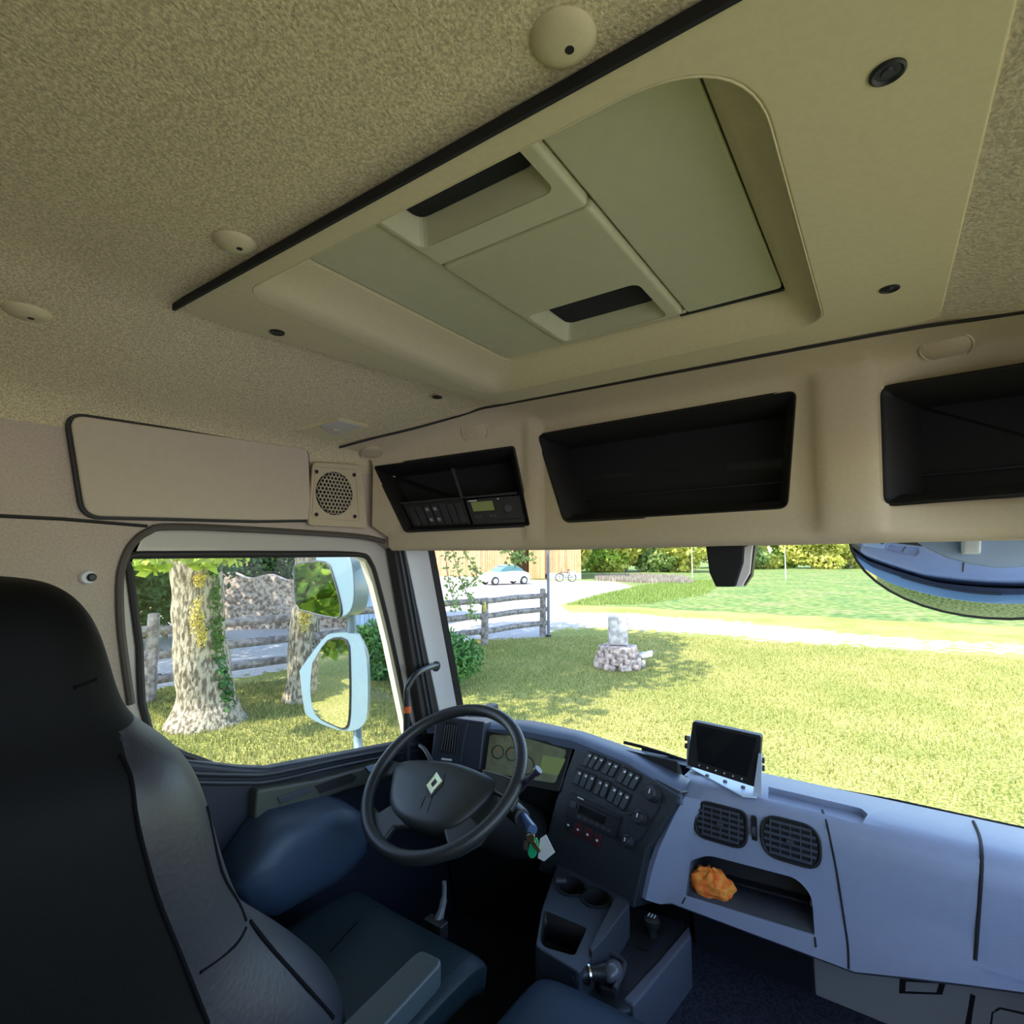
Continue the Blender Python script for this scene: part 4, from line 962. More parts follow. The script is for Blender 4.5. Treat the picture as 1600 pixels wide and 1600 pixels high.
# ================================================================== DRIVER SIDE MIRRORS (outside)
T = thing('side_mirror', (-1.62, 1.42, -.35), 'pale blue double side mirror outside the driver window', 'mirror')
YM = 1.38
mh = [oY(*q, YM) for q in ((468, 1048), (476, 1036), (505, 998), (520, 990), (552, 990), (562, 1000), (573, 1030), (574, 1110), (566, 1134), (548, 1142), (520, 1138), (482, 1120), (474, 1100))]
mh = smooth(mh+[mh[0]], 3)[:-1]; mc = sum(mh, Vector())/len(mh)
b = MB(); b.loft([mh, [p+Vector((-.02, .03, 0)) for p in mh], [mc+(p-mc)*.9+Vector((-.04, .06, 0)) for p in mh], [mc+(p-mc)*.6+Vector((-.05, .08, 0)) for p in mh]]); hs = b.out('main_housing', WHITEP, T, ang=60)
gm = [oY(*q, YM-.004) for q in ((489, 1038), (512, 1003), (541, 1002), (546, 1040), (546, 1110), (540, 1136), (520, 1131), (494, 1115), (486, 1080))]
gm = smooth(gm+[gm[0]], 3)[:-1]
b = MB(); b.loft([[p for p in dil(gm, 1.04)], [p+Vector((0, .008, 0)) for p in dil(gm, 1.0)]]); b.out('glass_bezel', BLACK, T)
b = MB(); b.prism([p+Vector((0, -.003, 0)) for p in gm], (0, .002, 0)); g_ = b.out('main_glass', MIRROR, T, smooth=False)
uh = [oY(*q, YM) for q in ((505, 868), (520, 862), (548, 862), (562, 880), (566, 930), (560, 955), (545, 964), (532, 964), (524, 940), (510, 890))]
uh = smooth(uh+[uh[0]], 3)[:-1]; uc = sum(uh, Vector())/len(uh)
b = MB(); b.loft([[p+Vector((0, -.04, 0)) for p in uh], [p+Vector((-.01, .04, 0)) for p in uh], [uc+(p-uc)*.8+Vector((-.02, .07, 0)) for p in uh]]); b.out('upper_housing', WHITEP, T, bevel=.006)
ug = [oY(*q, YM-.045) for q in ((459, 886), (470, 880), (508, 878), (520, 900), (532, 945), (531, 962), (520, 965), (482, 956), (462, 945))]
ug = smooth(ug+[ug[0]], 3)[:-1]
b = MB(); b.prism(ug, (0, .004, 0)); b.out('upper_glass', MIRROR, T, smooth=False)
b = MB(); b.tube(ug, .003, 6, closed=True); b.out('upper_glass_rim', GREY2, T)
b = MB(); b.tube([oY(549, 955, YM+.04), oY(550, 1000, YM+.04)], .017, 12); b.tube(smooth([oY(558, 1130, YM+.04), oY(559, 1160, YM+.03), oY(561, 1180, YM+.01), oY(562, 1215, YM-.03)], 3), .017, 12); b.tube([oY(540, 875, YM+.04), oY(536, 820, YM+.02)], .017, 12); b.out('arm', WHITEP, T)

# ================================================================== OUTSIDE
# ground : lawn with gravel yard and worn track (positions of the real patches in world x,y)
def gp(*qs): return [tuple(G(*q)[:2]) for q in qs]
yard = gp((300, 905), (560, 905), (906, 907), (960, 909), (992, 917), (930, 930), (872, 946), (885, 953), (872, 980), (850, 996), (760, 1000), (690, 1004), (560, 1015), (480, 1042), (350, 1062), (205, 1082), (60, 1100), (60, 1000), (205, 1010))
track = [G(*q)[:2] for q in ((840, 968), (960, 968), (1100, 978), (1250, 992), (1400, 1004), (1600, 1014), (1750, 1024))]
def inpoly(x, y, P):
    c_ = False; j = len(P)-1
    for i in range(len(P)):
        if (P[i][1] > y) != (P[j][1] > y) and x < (P[j][0]-P[i][0])*(y-P[i][1])/(P[j][1]-P[i][1])+P[i][0]: c_ = not c_
        j = i
    return c_
def segd(x, y, A, B):
    ax, ay = A; bx, by = B; t = max(0, min(1, ((x-ax)*(bx-ax)+(y-ay)*(by-ay))/((bx-ax)**2+(by-ay)**2)))
    return math.hypot(x-ax-t*(bx-ax), y-ay-t*(by-ay))
def polyd(x, y, P): return min(segd(x, y, P[i], P[i-1]) for i in range(len(P)))
def axis(a, b_, n, c_):  # denser near c
    return sorted(set([round(v, 3) for v in a]))
gxs = list(np.arange(-120, -50, 10))+list(np.arange(-50, -16, 1.0))+list(np.arange(-16, 8, .35))+list(np.arange(8, 30, 2))+list(np.arange(30, 121, 10))
gys = list(np.arange(-60, -10, 10))+list(np.arange(-10, 2, 1.0))+list(np.arange(2, 26, .35))+list(np.arange(26, 60, 1.0))+list(np.arange(60, 161, 10))
me = bpy.data.meshes.new('lawn'); nx, ny = len(gxs), len(gys)
vv = [(float(x), float(y), 0.0) for y in gys for x in gxs]
ff = [(j*nx+i, j*nx+i+1, (j+1)*nx+i+1, (j+1)*nx+i) for j in range(ny-1) for i in range(nx-1)]
me.from_pydata(vv, [], ff)
at = me.attributes.new('gravel', 'FLOAT', 'POINT'); vals = []
at2 = me.attributes.new('meadow', 'FLOAT', 'POINT'); vals2 = []
for x, y, z in vv:
    g_ = 0
    if inpoly(x, y, yard): g_ = min(1, .5+polyd(x, y, yard)*1.0)
    else: g_ = max(0, .5-polyd(x, y, yard)*1.0)
    for k, (A, B) in enumerate(zip(track, track[1:])):
        d = segd(x, y, A, B); wd = (2.4, 2.2, 2.0, 1.8, 1.5, 1.4)[k]; st_ = (1, .92, .78, .62, .54, .5)[k]
        g_ = max(g_, st_*max(0, min(1, 1-(d-wd*.4)/wd)))
    if (y < -1.2 and x > -2.5) or x > 3.2 and y < 6: g_ = max(g_, 1 if (y < -2 or x > 4) else .6)      # unseen pale gravel added around the lorry to bounce light to the ceiling
    vals.append(g_); vals2.append(1.0 if y > 24+.1*x and g_ < .5 else 0.0)
at.data.foreach_set('value', vals); at2.data.foreach_set('value', vals2)
m = bpy.data.materials.new('lawn'); m.use_nodes = True; t = m.node_tree; bs = t.nodes['Principled BSDF']; bs.inputs['Roughness'].default_value = .95; bs.inputs['Specular IOR Level'].default_value = .15
tc = t.nodes.new('ShaderNodeTexCoord')
def noi(s, d=4, dist=0):
    n = t.nodes.new('ShaderNodeTexNoise'); n.inputs['Scale'].default_value = s; n.inputs['Detail'].default_value = d; n.inputs['Distortion'].default_value = dist; t.links.new(tc.outputs['Object'], n.inputs['Vector']); return n.outputs[0]
def ramp(i, els):
    r = t.nodes.new('ShaderNodeValToRGB'); e = r.color_ramp.elements; e[0].position, e[1].position = els[0][0], els[-1][0]; e[0].color = (*els[0][1], 1); e[1].color = (*els[-1][1], 1)
    for p_, c_ in els[1:-1]: q_ = e.new(p_); q_.color = (*c_, 1)
    t.links.new(i, r.inputs[0]); return r.outputs[0]
def mix(f, a, c_, mode='MIX'):
    n = t.nodes.new('ShaderNodeMixRGB'); n.blend_type = mode
    if isinstance(f, float): n.inputs[0].default_value = f
    else: t.links.new(f, n.inputs[0])
    t.links.new(a, n.inputs[1]); t.links.new(c_, n.inputs[2]); return n.outputs[0]
g1 = ramp(noi(26, 6), [(.36, (.07, .10, .012)), (.5, (.28, .28, .06)), (.62, (.58, .50, .18))])
g2 = ramp(noi(.5, 4), [(.40, (.14, .21, .035)), (.60, (.48, .41, .15))])
lawn = mix(.35, g1, g2)
md = mix(.6, ramp(noi(.35, 6), [(.40, (.08, .17, .05)), (.52, (.18, .24, .06)), (.68, (.32, .24, .14))]), ramp(noi(2.6, 9), [(.36, (.05, .11, .025)), (.5, (.15, .22, .05)), (.66, (.36, .35, .14))]))
a2 = t.nodes.new('ShaderNodeAttribute'); a2.attribute_name = 'meadow'; a1 = t.nodes.new('ShaderNodeAttribute'); a1.attribute_name = 'gravel'
lawn = mix(a2.outputs['Fac'], lawn, md)
gr = ramp(noi(22, 6), [(.3, (.36, .33, .31)), (.7, (.66, .61, .57))])
ad = t.nodes.new('ShaderNodeMath'); ad.operation = 'MULTIPLY_ADD'; t.links.new(noi(3.5, 8), ad.inputs[0]); ad.inputs[1].default_value = 1.3; 
sb = t.nodes.new('ShaderNodeMath'); sb.operation = 'SUBTRACT'; t.links.new(a1.outputs['Fac'], sb.inputs[0]); sb.inputs[1].default_value = .66; t.links.new(sb.outputs[0], ad.inputs[2])
gf = ramp(ad.outputs[0], [(.46, (0, 0, 0)), (.56, (1, 1, 1))])
t.links.new(mix(gf, lawn, gr), bs.inputs['Base Color'])
bp = t.nodes.new('ShaderNodeBump'); bp.inputs['Strength'].default_value = .8; bp.inputs['Distance'].default_value = .05; t.links.new(noi(30, 5), bp.inputs['Height']); t.links.new(bp.outputs[0], bs.inputs['Normal'])
lw = link('lawn', me, m, Vector((0, 0, GZ))); struct(lw)

# ---- foliage as many small leaves
def leaves(name, m, centres, radii, n, size, parent=None, kind=None, flat=.5, seed=0, shell=.45, asp=.6):
    r_ = np.random.default_rng(seed)
    centres = np.array([tuple(c_) for c_ in centres], float); radii = np.array([tuple(q) for q in radii], float)
    wts = radii.prod(1)**(2/3); wts /= wts.sum()
    idx = r_.choice(len(centres), n, p=wts)
    d = r_.normal(size=(n, 3)); d /= np.linalg.norm(d, axis=1)[:, None]
    rad = (shell+(1-shell)*r_.random(n))**.6
    p = centres[idx]+d*rad[:, None]*radii[idx]
    o0 = p.mean(0); p = p-o0
    a = r_.normal(size=(n, 3)); a /= np.linalg.norm(a, axis=1)[:, None]
    c_ = r_.normal(size=(n, 3)); c_ -= a*(a*c_).sum(1)[:, None]; c_ /= np.linalg.norm(c_, axis=1)[:, None]
    s_ = (size*(.6+.8*r_.random(n)))[:, None]; a = a*s_*.5; c_ = c_*s_*.5*asp
    V_ = np.stack([p-a, p-a*.1+c_, p+a, p-a*.1-c_], 1).reshape(-1, 3)
    me = bpy.data.meshes.new(name); me.vertices.add(len(V_)); me.vertices.foreach_set('co', V_.ravel())
    me.loops.add(n*4); me.loops.foreach_set('vertex_index', np.arange(n*4)); me.polygons.add(n)
    me.polygons.foreach_set('loop_start', np.arange(n)*4); me.update(); me.validate()
    return link(name, me, m, Vector(o0), parent)
def trunk(pts, rs, name='trunk', parent=None, m=None, n=16, wob=.08, seed=1):
    r_ = random.Random(seed); P = smooth(pts, 5); R = [interp(i/(len(P)-1), [(j/(len(rs)-1), q) for j, q in enumerate(rs)]) for i in range(len(P))]
    b = MB(); b.tube(P, R, n)
    for v in b.b.verts: v.co += Vector([(r_.random()-.5)*wob*R[0] for _ in range(3)])*1.6
    return b.out(name, m or BARK, parent, sub=1)

def G3(px, py): return G(px, py)
# tree 1 (big lichen-covered trunk)
p1 = G(322, 1128); T = thing('tree', p1, 'thick lichen covered tree trunk with ivy outside the driver window', 'tree', 'trees beside the lorry')
h1 = p1+Vector((-.1, -.1, 2.9))
tA = [p1+Vector((0, 0, -.1)), p1+Vector((-.02, 0, .35)), oX(312, 1000, p1.x), oX(308, 880, p1.x), oX(300, 800, p1.x), oX(300, 640, p1.x), oX(310, 420, p1.x)]
trunk(tA, [.62, .40, .34, .34, .36, .30, .2], 'trunk', T, seed=3)
for i, (dx_, dy_) in enumerate(((1.5, 1), (-1.6, .8), (.3, -1.8), (.6, 2.2), (-.8, -1.0))):
    trunk([oX(302, 760, p1.x), oX(302, 760, p1.x)+Vector((dx_*.6, dy_*.6, 1.2)), oX(302, 760, p1.x)+Vector((dx_*1.5, dy_*1.5, 3.2))], [.16, .12, .05], 'branch', T, n=8, seed=i)
cz1 = p1+Vector((.2, .6, 6.3))
leaves('foliage', L_TREE, [cz1, cz1+Vector((.9, 1.5, -.3)), cz1+Vector((-1.5, -1, .2)), cz1+Vector((.2, -2, 0)), cz1+Vector((-.8, 2.8, -.3))], [(2.2, 2.2, 1.6)]*5, 4600, .28, T, seed=1)
lb = [oX(q[0], q[1], p1.x+.8) for q in ((215, 872), (240, 880), (265, 868), (235, 862), (300, 866), (318, 876), (345, 870), (365, 868))]
leaves('hanging_foliage', L_BRIGHT, lb, [(.25, .22, .13)]*len(lb), 420, .15, T, seed=2, shell=.1)
iv = [oX(q[0], q[1], p1.x+.33) for q in ((333, 880), (335, 930), (338, 980), (340, 1010), (345, 1050), (352, 1085), (356, 1110), (350, 1120))]
leaves('ivy', L_IVY, iv, [(.12, .10, .28)]*len(iv), 1100, .075, T, seed=3, shell=.1)
li = [oX(q[0], q[1], p1.x+.37) for q in ((308, 900), (314, 975), (318, 1000))]
for k, q in enumerate(((312, 905, .06, .08), (308, 965, .08, .22), (316, 992, .05, .12))):
    leaves('lichen_patch', LICH, [oX(q[0], q[1], p1.x+.335)], [(.05, q[2]*1.4, q[3]*1.5)], 420, .035, T, seed=k, shell=.0)
# tree 2
p2 = G(468, 1093); T = thing('tree', p2, 'slimmer tree trunk half hidden behind the driver side mirrors', 'tree', 'trees beside the lorry')
trunk([p2+Vector((0, 0, -.1)), p2+Vector((0, 0, .3)), oX(470, 1000, p2.x), oX(480, 930, p2.x), oX(486, 860, p2.x), oX(488, 700, p2.x), oX(480, 480, p2.x)], [.36, .20, .19, .22, .26, .22, .12], 'trunk', T, seed=5)
leaves('lichen_patch', LICH, [oX(476, 965, p2.x+.20)], [(.04, .14, .30)], 420, .035, T, seed=9, shell=.0)
c2 = p2+Vector((-.6, 1.0, 5.8))
leaves('foliage', L_TREE, [c2, c2+Vector((.8, 1.9, -.2)), c2+Vector((-1.5, 1.6, 0)), c2+Vector((.5, 3.4, -.3)), c2+Vector((1.0, -1, 0))], [(2.0, 2.0, 1.4)]*5, 3900, .28, T, seed=4)
# hanging sprays in front of the barn
sp_ = []; tw = MB(); o9 = 10.0
def tr_(px, py): return oY(px, py, o9)
for q in (((690, 640), (700, 800), (712, 880), (730, 930), (738, 962)), ((700, 700), (760, 820), (800, 868), (828, 872)), ((688, 700), (692, 820), (700, 900), (712, 950)), ((720, 700), (790, 820), (812, 856), (800, 880)), ((690, 780), (720, 850), (745, 900), (716, 920))):
    pp = smooth([tr_(*k) for k in q], 5); tw.tube(pp, .012, 5); sp_ += pp[len(pp)//3:]
T.name = T.name
tw.tube(smooth([c2+Vector((0, 1, .4)), tr_(690, 640)+Vector((0, 0, .4)), tr_(700, 680)], 4), .05, 8)
tw.out('hanging_twigs', BARK, T)
leaves('hanging_foliage', L_FARD, sp_, [(.20, .2, .13)]*len(sp_), 620, .11, T, seed=6, shell=.05)
# more trees casting the dappled shade
for i, (x_, y_, lab) in enumerate(((-12.2, 8.6, 'tree behind the rail fence near the board shed, its crown shading the drive'), (-15.5, 1.2, 'tree on the far side of the shaded drive, left of the thick trunk'), (-17.5, 5.2, 'tree beyond the shaded drive in front of the stone wall'))):
    pb_ = Vector((x_, y_, GZ)); T = thing('tree', pb_, lab, 'tree', 'trees beside the lorry')
    trunk([pb_, pb_+Vector((0, 0, 2.2)), pb_+Vector((.2, .2, 5))], [.22, .16, .08], 'trunk', T, n=10)
    cc = pb_+Vector((1.6, .2, 6.4)); leaves('foliage', L_TREE, [cc, cc+Vector((1.2, -.8, .2)), cc+Vector((-1, 1, 0)), cc+Vector((2.4, -.6, 0))], [(2, 2, 1.3)]*4, 5200, .26, T, seed=20+i)
for i, (x_, y_, lab) in enumerate(((-8.3, -3.0, 'leafy tree seen in the main side mirror'), (-11, -7, 'tree standing behind the lorry in the mirror reflection'))):
    pb_ = Vector((x_, y_, GZ)); T = thing('tree', pb_, lab, 'tree', 'trees behind the lorry')
    trunk([pb_, pb_+Vector((.1, 0, 1.6)), pb_+Vector((.2, .2, 3.5))], [.2, .15, .08], 'trunk', T, n=10)
    cc = pb_+Vector((0, 0, 2.6)); leaves('foliage', L_TREE, [cc, cc+Vector((.9, .6, -.7)), cc+Vector((-1, -1, -1.4))], [(1.3, 1.3, 1.2), (1.0, 1.0, .8), (1.1, 1.0, .8)], 2600, .28, T, seed=30+i)
# conifer bush by the pillar
pb_ = G(640, 1066); T = thing('conifer_bush', pb_, 'drooping green conifer bush outside behind the windscreen pillar', 'bush')
cc = [oY(q[0], q[1], pb_.y) for q in ((590, 1012), (602, 1030), (620, 1005), (640, 1010), (660, 1000), (690, 1010), (712, 1022), (600, 1050), (650, 1040), (700, 1045), (620, 1040), (718, 1030), (580, 1030), (572, 1010), (588, 1045), (585, 995), (600, 1000))]
leaves('foliage', L_CON, cc, [(.42, .5, .34)]*len(cc), 15000, .11, T, seed=8, asp=.35, shell=.2)
b = MB(); b.cyl(pb_, pb_+Vector((0, 0, .8)), .08, .04, 8); b.out('stem', BARK, T)

# ---- rail fence
fx = [G(232, 1092), None]
A0 = G(757, 1007); A1 = G(848, 993)
P0 = G(233, 1096)
posts = [A1, A0]
dirv = (P0-A0); L_ = dirv.length; nseg = 3
for k in range(1, nseg+1): posts.append(A0+dirv*k/nseg)
posts.append(P0+(P0-posts[-2])*.9)
labs = ['last weathered fence post at the right end beside the thin pole', 'fence post with a yellow lichen patch left of the thin pole', 'fence post hidden near the windscreen pillar', 'fence post behind the side mirrors', 'tall grey fence post at the left edge of the door window', 'fence post behind the driver headrest']
for p, lab, h_ in zip(posts, labs, (1.36, 1.20, 1.3, 1.3, 1.42, 1.4)):
    T = thing('fence_post', p, lab, 'fence post', 'posts of the rail fence')
    b = MB(); b.tube([p, p+Vector((.01, 0, h_*.5)), p+Vector((0, .01, h_)), p+Vector((0, .01, h_+.02))], [.10, .095, .09, .05], 10); b.out('post', FENCE, T)
    if lab.startswith('fence post with'):
        b = MB(); b.ell(p+Vector((.05, -.07, 1.0)), (.05, .05, .16), n=10, m=8); b.out('lichen_patch', LICH, T)
names = ['far right', 'middle', 'conifer', 'mirror', 'window']
for k in range(len(posts)-1):
    a, c_ = posts[k], posts[k+1]
    where = ['between the last two posts by the thin pole', 'running from the lichen post behind the pillar', 'hidden behind the conifer bush', 'behind the tree trunks and side mirrors', 'behind the driver headrest'][k]
    for z_, nm in ((1.16, 'top'), (.76, 'middle'), (.36, 'bottom')):
        u = (c_-a).normalized(); s_ = Vector((u.y, -u.x, 0))*.09*-1
        b = MB(); aa = a+Vector((0, 0, z_))+s_*0; bb = c_+Vector((0, 0, z_-.03))
        m_ = aa.lerp(bb, .5)+Vector((0, 0, .03))
        b.tube([aa-u*.15, m_, bb+u*.15], [.075, .08, .075], 8)
        o = b.out('fence_rail', FENCE); tag(o, f'{nm} weathered wooden fence rail {where}', 'fence rail', 'rails of the rail fence')
# thin pole
p = G(857, 995); T = thing('metal_pole', p, 'thin dark metal pole standing beside the last fence post', 'pole')
b = MB(); b.cyl(p, p+Vector((0, 0, 4.2)), .045, .04, 10); b.out('shaft', mat('pole_grey', (.16, .16, .18), .5), T)
b = MB(); b.cyl(p, p+Vector((0, 0, .06)), .09, .09, 12); b.out('base', GREY, T)
# stone pedestal
p = G(966, 1042); T = thing('stone_pedestal', p, 'square pale stone block on a rubble base standing on the lawn', 'stone pedestal')
dep = p.y
b = MB(); b.box(p+Vector((0, 0, .78)), (.40, .36, .60), Matrix.Rotation(.5, 3, 'Z')); b.out('block', STONE, T, bevel=.03)
r_ = random.Random(4)
b = MB()
for z_, rr in ((.06, .50), (.17, .44), (.28, .38), (.39, .32)):
    for k in range(9):
        a = 2*PI*k/9+z_*9; b.box(p+Vector((rr*.75*math.cos(a), rr*.75*math.sin(a), z_)), (.30, .24, .13), Matrix.Rotation(a+r_.random()*.5, 3, 'Z') @ Matrix.Rotation((r_.random()-.5)*.3, 3, 'X'))
b.box(p+Vector((0, 0, .24)), (.5, .5, .46)); b.out('rubble_base', RUBBLE, T, bevel=.03, seg=2)
p = G(1000, 1042); o = MB().box(p+Vector((-.02, .1, .22)), (.52, .40, .08), Matrix.Rotation(.3, 3, 'Z') @ Matrix.Rotation(-.25, 3, 'Y')).out('stone_slab', STONE, bevel=.02)
tag(o, 'flat stone slab leaning on the right side of the rubble base', 'stone slab')
b = MB()
o = MB().box(p+Vector((.0, -.03, .08)), (.22, .3, .18), Matrix.Rotation(.6, 3, 'Z')).out('stone_block', RUBBLE, bevel=.04); tag(o, 'rough stone propping the slab beside the pedestal', 'stone')

# ---- barn
BA, BB_ = G(560, 905.5), G(908, 905)
ub = (BB_-BA).normalized(); nb = Vector((ub.y, -ub.x, 0)); nb = nb if nb.y < 0 else -nb
BW = (BB_-BA).length
T = thing('barn', BA.lerp(BB_, .5), 'timber clad barn with vertical larch boards and dark open doorway', 'barn')
RB = Matrix((ub, -nb, Vector((0, 0, 1)))).transposed()
def lb_(u0, u1, z0, z1, d0, d1, name, m, bev=0):
    """box on the barn front: u along the wall, d out from it; mesh kept in wall axes for the boards"""
    c_ = BA+ub*(u0+u1)/2+nb*(d0+d1)/2+Vector((0, 0, (z0+z1)/2)); b = MB(); b.box((0, 0, 0), (u1-u0, abs(d1-d0), z1-z0)); o = b.out(name, m, None, smooth=False)
    o.parent = T; o.location = c_-ORG[T.name]; o.rotation_euler = RB.to_euler(); return o
def ufp(px): 
    q = G(px, 905.3); return (q-BA).dot(ub)
uL, uR, uE = ufp(802), ufp(827), BW
def wallb(u0, u1, z0, z1): return lb_(u0, u1, z0, z1, -.2, 0, 'cladding', BARNW)
wallb(0, uL, .25, 6.2); wallb(uR, BW, .5, 6.2); wallb(uL, uR, 4.6, 6.2)
lb_(0, uL, 0, .25, -.22, .04, 'plinth', STONE); lb_(ufp(858), BW, 0, .55, -.22, .05, 'plinth', mat('concrete', (.66, .66, .66), .9))
lb_(uR, ufp(852), .05, 4.6, .05, .13, 'sliding_door', BARND)
lb_(uL-.3, ufp(853), 4.6, 4.75, .0, .18, 'door_track', GREY2)
c_ = BA.lerp(BB_, .5)-nb*5+Vector((0, 0, 3.1)); 
lb_(0, BW, 0, 6.2, -10.2, -10, 'rear_wall', BARNW); lb_(BW-.2, BW, 0, 6.2, -10, -.2, 'end_wall', BARNW)
b = MB()
rp0 = [BA-ub*.6+nb*.8+Vector((0, 0, 6.0)), BA-ub*.6-nb*5.1+Vector((0, 0, 8.6)), BA-ub*.6-nb*11+Vector((0, 0, 6.0)), BA-ub*.6-nb*11+Vector((0, 0, 6.2)), BA-ub*.6-nb*5.1+Vector((0, 0, 8.85)), BA-ub*.6+nb*.8+Vector((0, 0, 6.2))]
b.prism(rp0, ub*(BW+1.2)); b.out('roof', mat('roof_tiles', (.35, .18, .12), .9), T)
# ---- car
pc_ = G(788, 913); T = thing('car', pc_, 'small rounded white car parked before the barn door', 'car')
cu_ = rt*-1; cu_ = Vector((cu_.x, cu_.y, 0)).normalized(); cf = (cu_*.86+Vector((fw.x, fw.y, 0)).normalized()*-.5).normalized(); cl = Vector((-cf.y, cf.x, 0))
def cp_(f_, s_, z_): return pc_+cf*f_+cl*s_+Vector((0, 0, z_))
CARW = mat('car_paint', (.78, .78, .80), .3, coat=.6)
def carring(s_, k):
    prof = [(-1.95, .35), (-2.02, .55), (-1.85, .85), (-1.5, .98), (-1.2, 1.02), (-.9, 1.06), (.75, 1.0), (1.1, .95), (1.6, .82), (1.95, .60), (2.0, .38), (1.8, .25), (-1.8, .25)]
    return [cp_(f_*k, s_, .62+(z_-.62)*k) for f_, z_ in prof]
b = MB(); b.loft([carring(-.85, .80), carring(-.80, .93), carring(-.6, 1), carring(.6, 1), carring(.80, .93), carring(.85, .80)]); b.out('body', CARW, T, bevel=.05)
def cab(s_, k): return [cp_(f_*k-.15, s_, z_) for f_, z_ in ((-1.3, .95), (-1.0, 1.2), (-.6, 1.42), (-.1, 1.5), (.4, 1.42), (.8, 1.2), (1.1, .95))]
b = MB(); b.loft([cab(-.74, .98), cab(-.55, 1), cab(.55, 1), cab(.74, .98)]); b.out('windows', mat('car_glass', (.10, .22, .24), .1, coat=1), T, bevel=.05)
b = MB(); b.loft([[cp_(f_-.15, s_, z_) for f_, z_ in ((-.75, 1.40), (-.1, 1.54), (.5, 1.42), (-.1, 1.48))] for s_ in (-.6, .6)]); b.out('roof', CARW, T, bevel=.03)
for f_ in (-1.25, 1.25):
    for s_ in (-.8, .8):
        b = MB(); b.cyl(cp_(f_, s_-.1, .32), cp_(f_, s_+.1, .32), .32, .32, 20); wh = b.out('wheel', BLACK, T, bevel=.03)
        b = MB(); b.cyl(cp_(f_, s_-.12, .32), cp_(f_, s_+.12, .32), .19, .19, 16); b.out('hubcap', CHROME, wh)
        b = MB(); b.tube([cp_(f_+.42*math.cos(a), s_*.98, .30+.42*math.sin(a)) for a in [PI*k/8 for k in range(9)]], .07, 8); b.out('mudguard', CARW, T)
for s_ in (-.6, .6): b = MB(); b.ell(cp_(1.86, s_, .66), (.12, .12, .12), n=12, m=8); b.out('headlight', LENS, T)
# ---- bicycle
pk_ = G(884, 909); T = thing('bicycle', pk_, 'dark bicycle with a rear bag parked by the barn wall', 'bicycle')
bd = Vector((rt.x, rt.y, 0)).normalized()
def bq(u, z_, s_=0): return pk_+bd*u+Vector((0, 0, z_))
for u in (-.53, .53):
    b = MB(); b.tube([bq(u+.33*math.cos(a), .35+.33*math.sin(a)) for a in [2*PI*k/24 for k in range(24)]], .042, 6, closed=True)
    for k in range(6): a = PI*k/6; b.tube([bq(u+.32*math.cos(a), .35+.32*math.sin(a)), bq(u-.32*math.cos(a), .35-.32*math.sin(a))], .005, 4)
    b.out('wheel', BLACK, T)
b = MB()
for A_, B_ in (((.53, .35), (.2, .82)), ((.53, .35), (.0, .32)), ((0, .32), (.2, .82)), ((0, .32), (-.36, .78)), ((.17, .76), (-.38, .80)), ((-.53, .35), (-.33, 1.05)), ((.2, .82), (.22, .95))): b.tube([bq(*A_), bq(*B_)], .025, 6)
b.out('frame', BLACK, T)
b = MB(); b.tube([bq(-.33, 1.05), bq(-.42, 1.12), bq(-.36, 1.14)], .02, 6); b.out('handlebar', BLACK, T)
b = MB(); b.ell(bq(.23, .98), (.14, .08, .05), n=12, m=8); b.out('saddle', BLACK, T)
b = MB(); b.box(bq(.55, .72), (.36, .3, .3)); b.out('pannier_bag', WHITE, T, bevel=.05)
# ---- shed wall with bluish boards
sA, sB_ = Vector((-17.2, 9.0, GZ)), Vector((-16.2, 17.5, GZ))
T = thing('board_shed', sA.lerp(sB_, .5), 'shed clad in bluish grey vertical boards beyond the side mirrors', 'shed')
sA = oY(556, 1000, 10.0); 
def gd(px, dist):
    d = ray(px, 900); d = Vector((d.x, d.y, 0)).normalized()*dist; return Vector((d.x, d.y, GZ))
s0, s1 = gd(548, 17.5), gd(668, 20.5)
us = (s1-s0).normalized(); ns_ = Vector((us.y, -us.x, 0)); ns_ = ns_ if ns_.dot(-s0) > 0 else -ns_
T.location = s0.lerp(s1, .5); ORG[T.name] = s0.lerp(s1, .5)
for (d0, nm, zz, hh_) in ((0, 'board_wall', 1.5, 3.0),):
    b = MB(); b.box((0, 0, 0), (.12, (s1-s0).length, hh_)); o = b.out(nm, SHEDW, None, smooth=False); o.parent = T; o.location = Vector((0, 0, zz)); o.rotation_euler = (0, 0, math.atan2(us.y, us.x)-PI/2)
b = MB(); b.prism([s0+ns_*.4+Vector((0, 0, 2.95)), s0-ns_*2.4+Vector((0, 0, 3.9)), s0-ns_*2.4+Vector((0, 0, 4.0)), s0+ns_*.4+Vector((0, 0, 3.05))], us*(s1-s0).length); b.out('roof', GREY2, T)
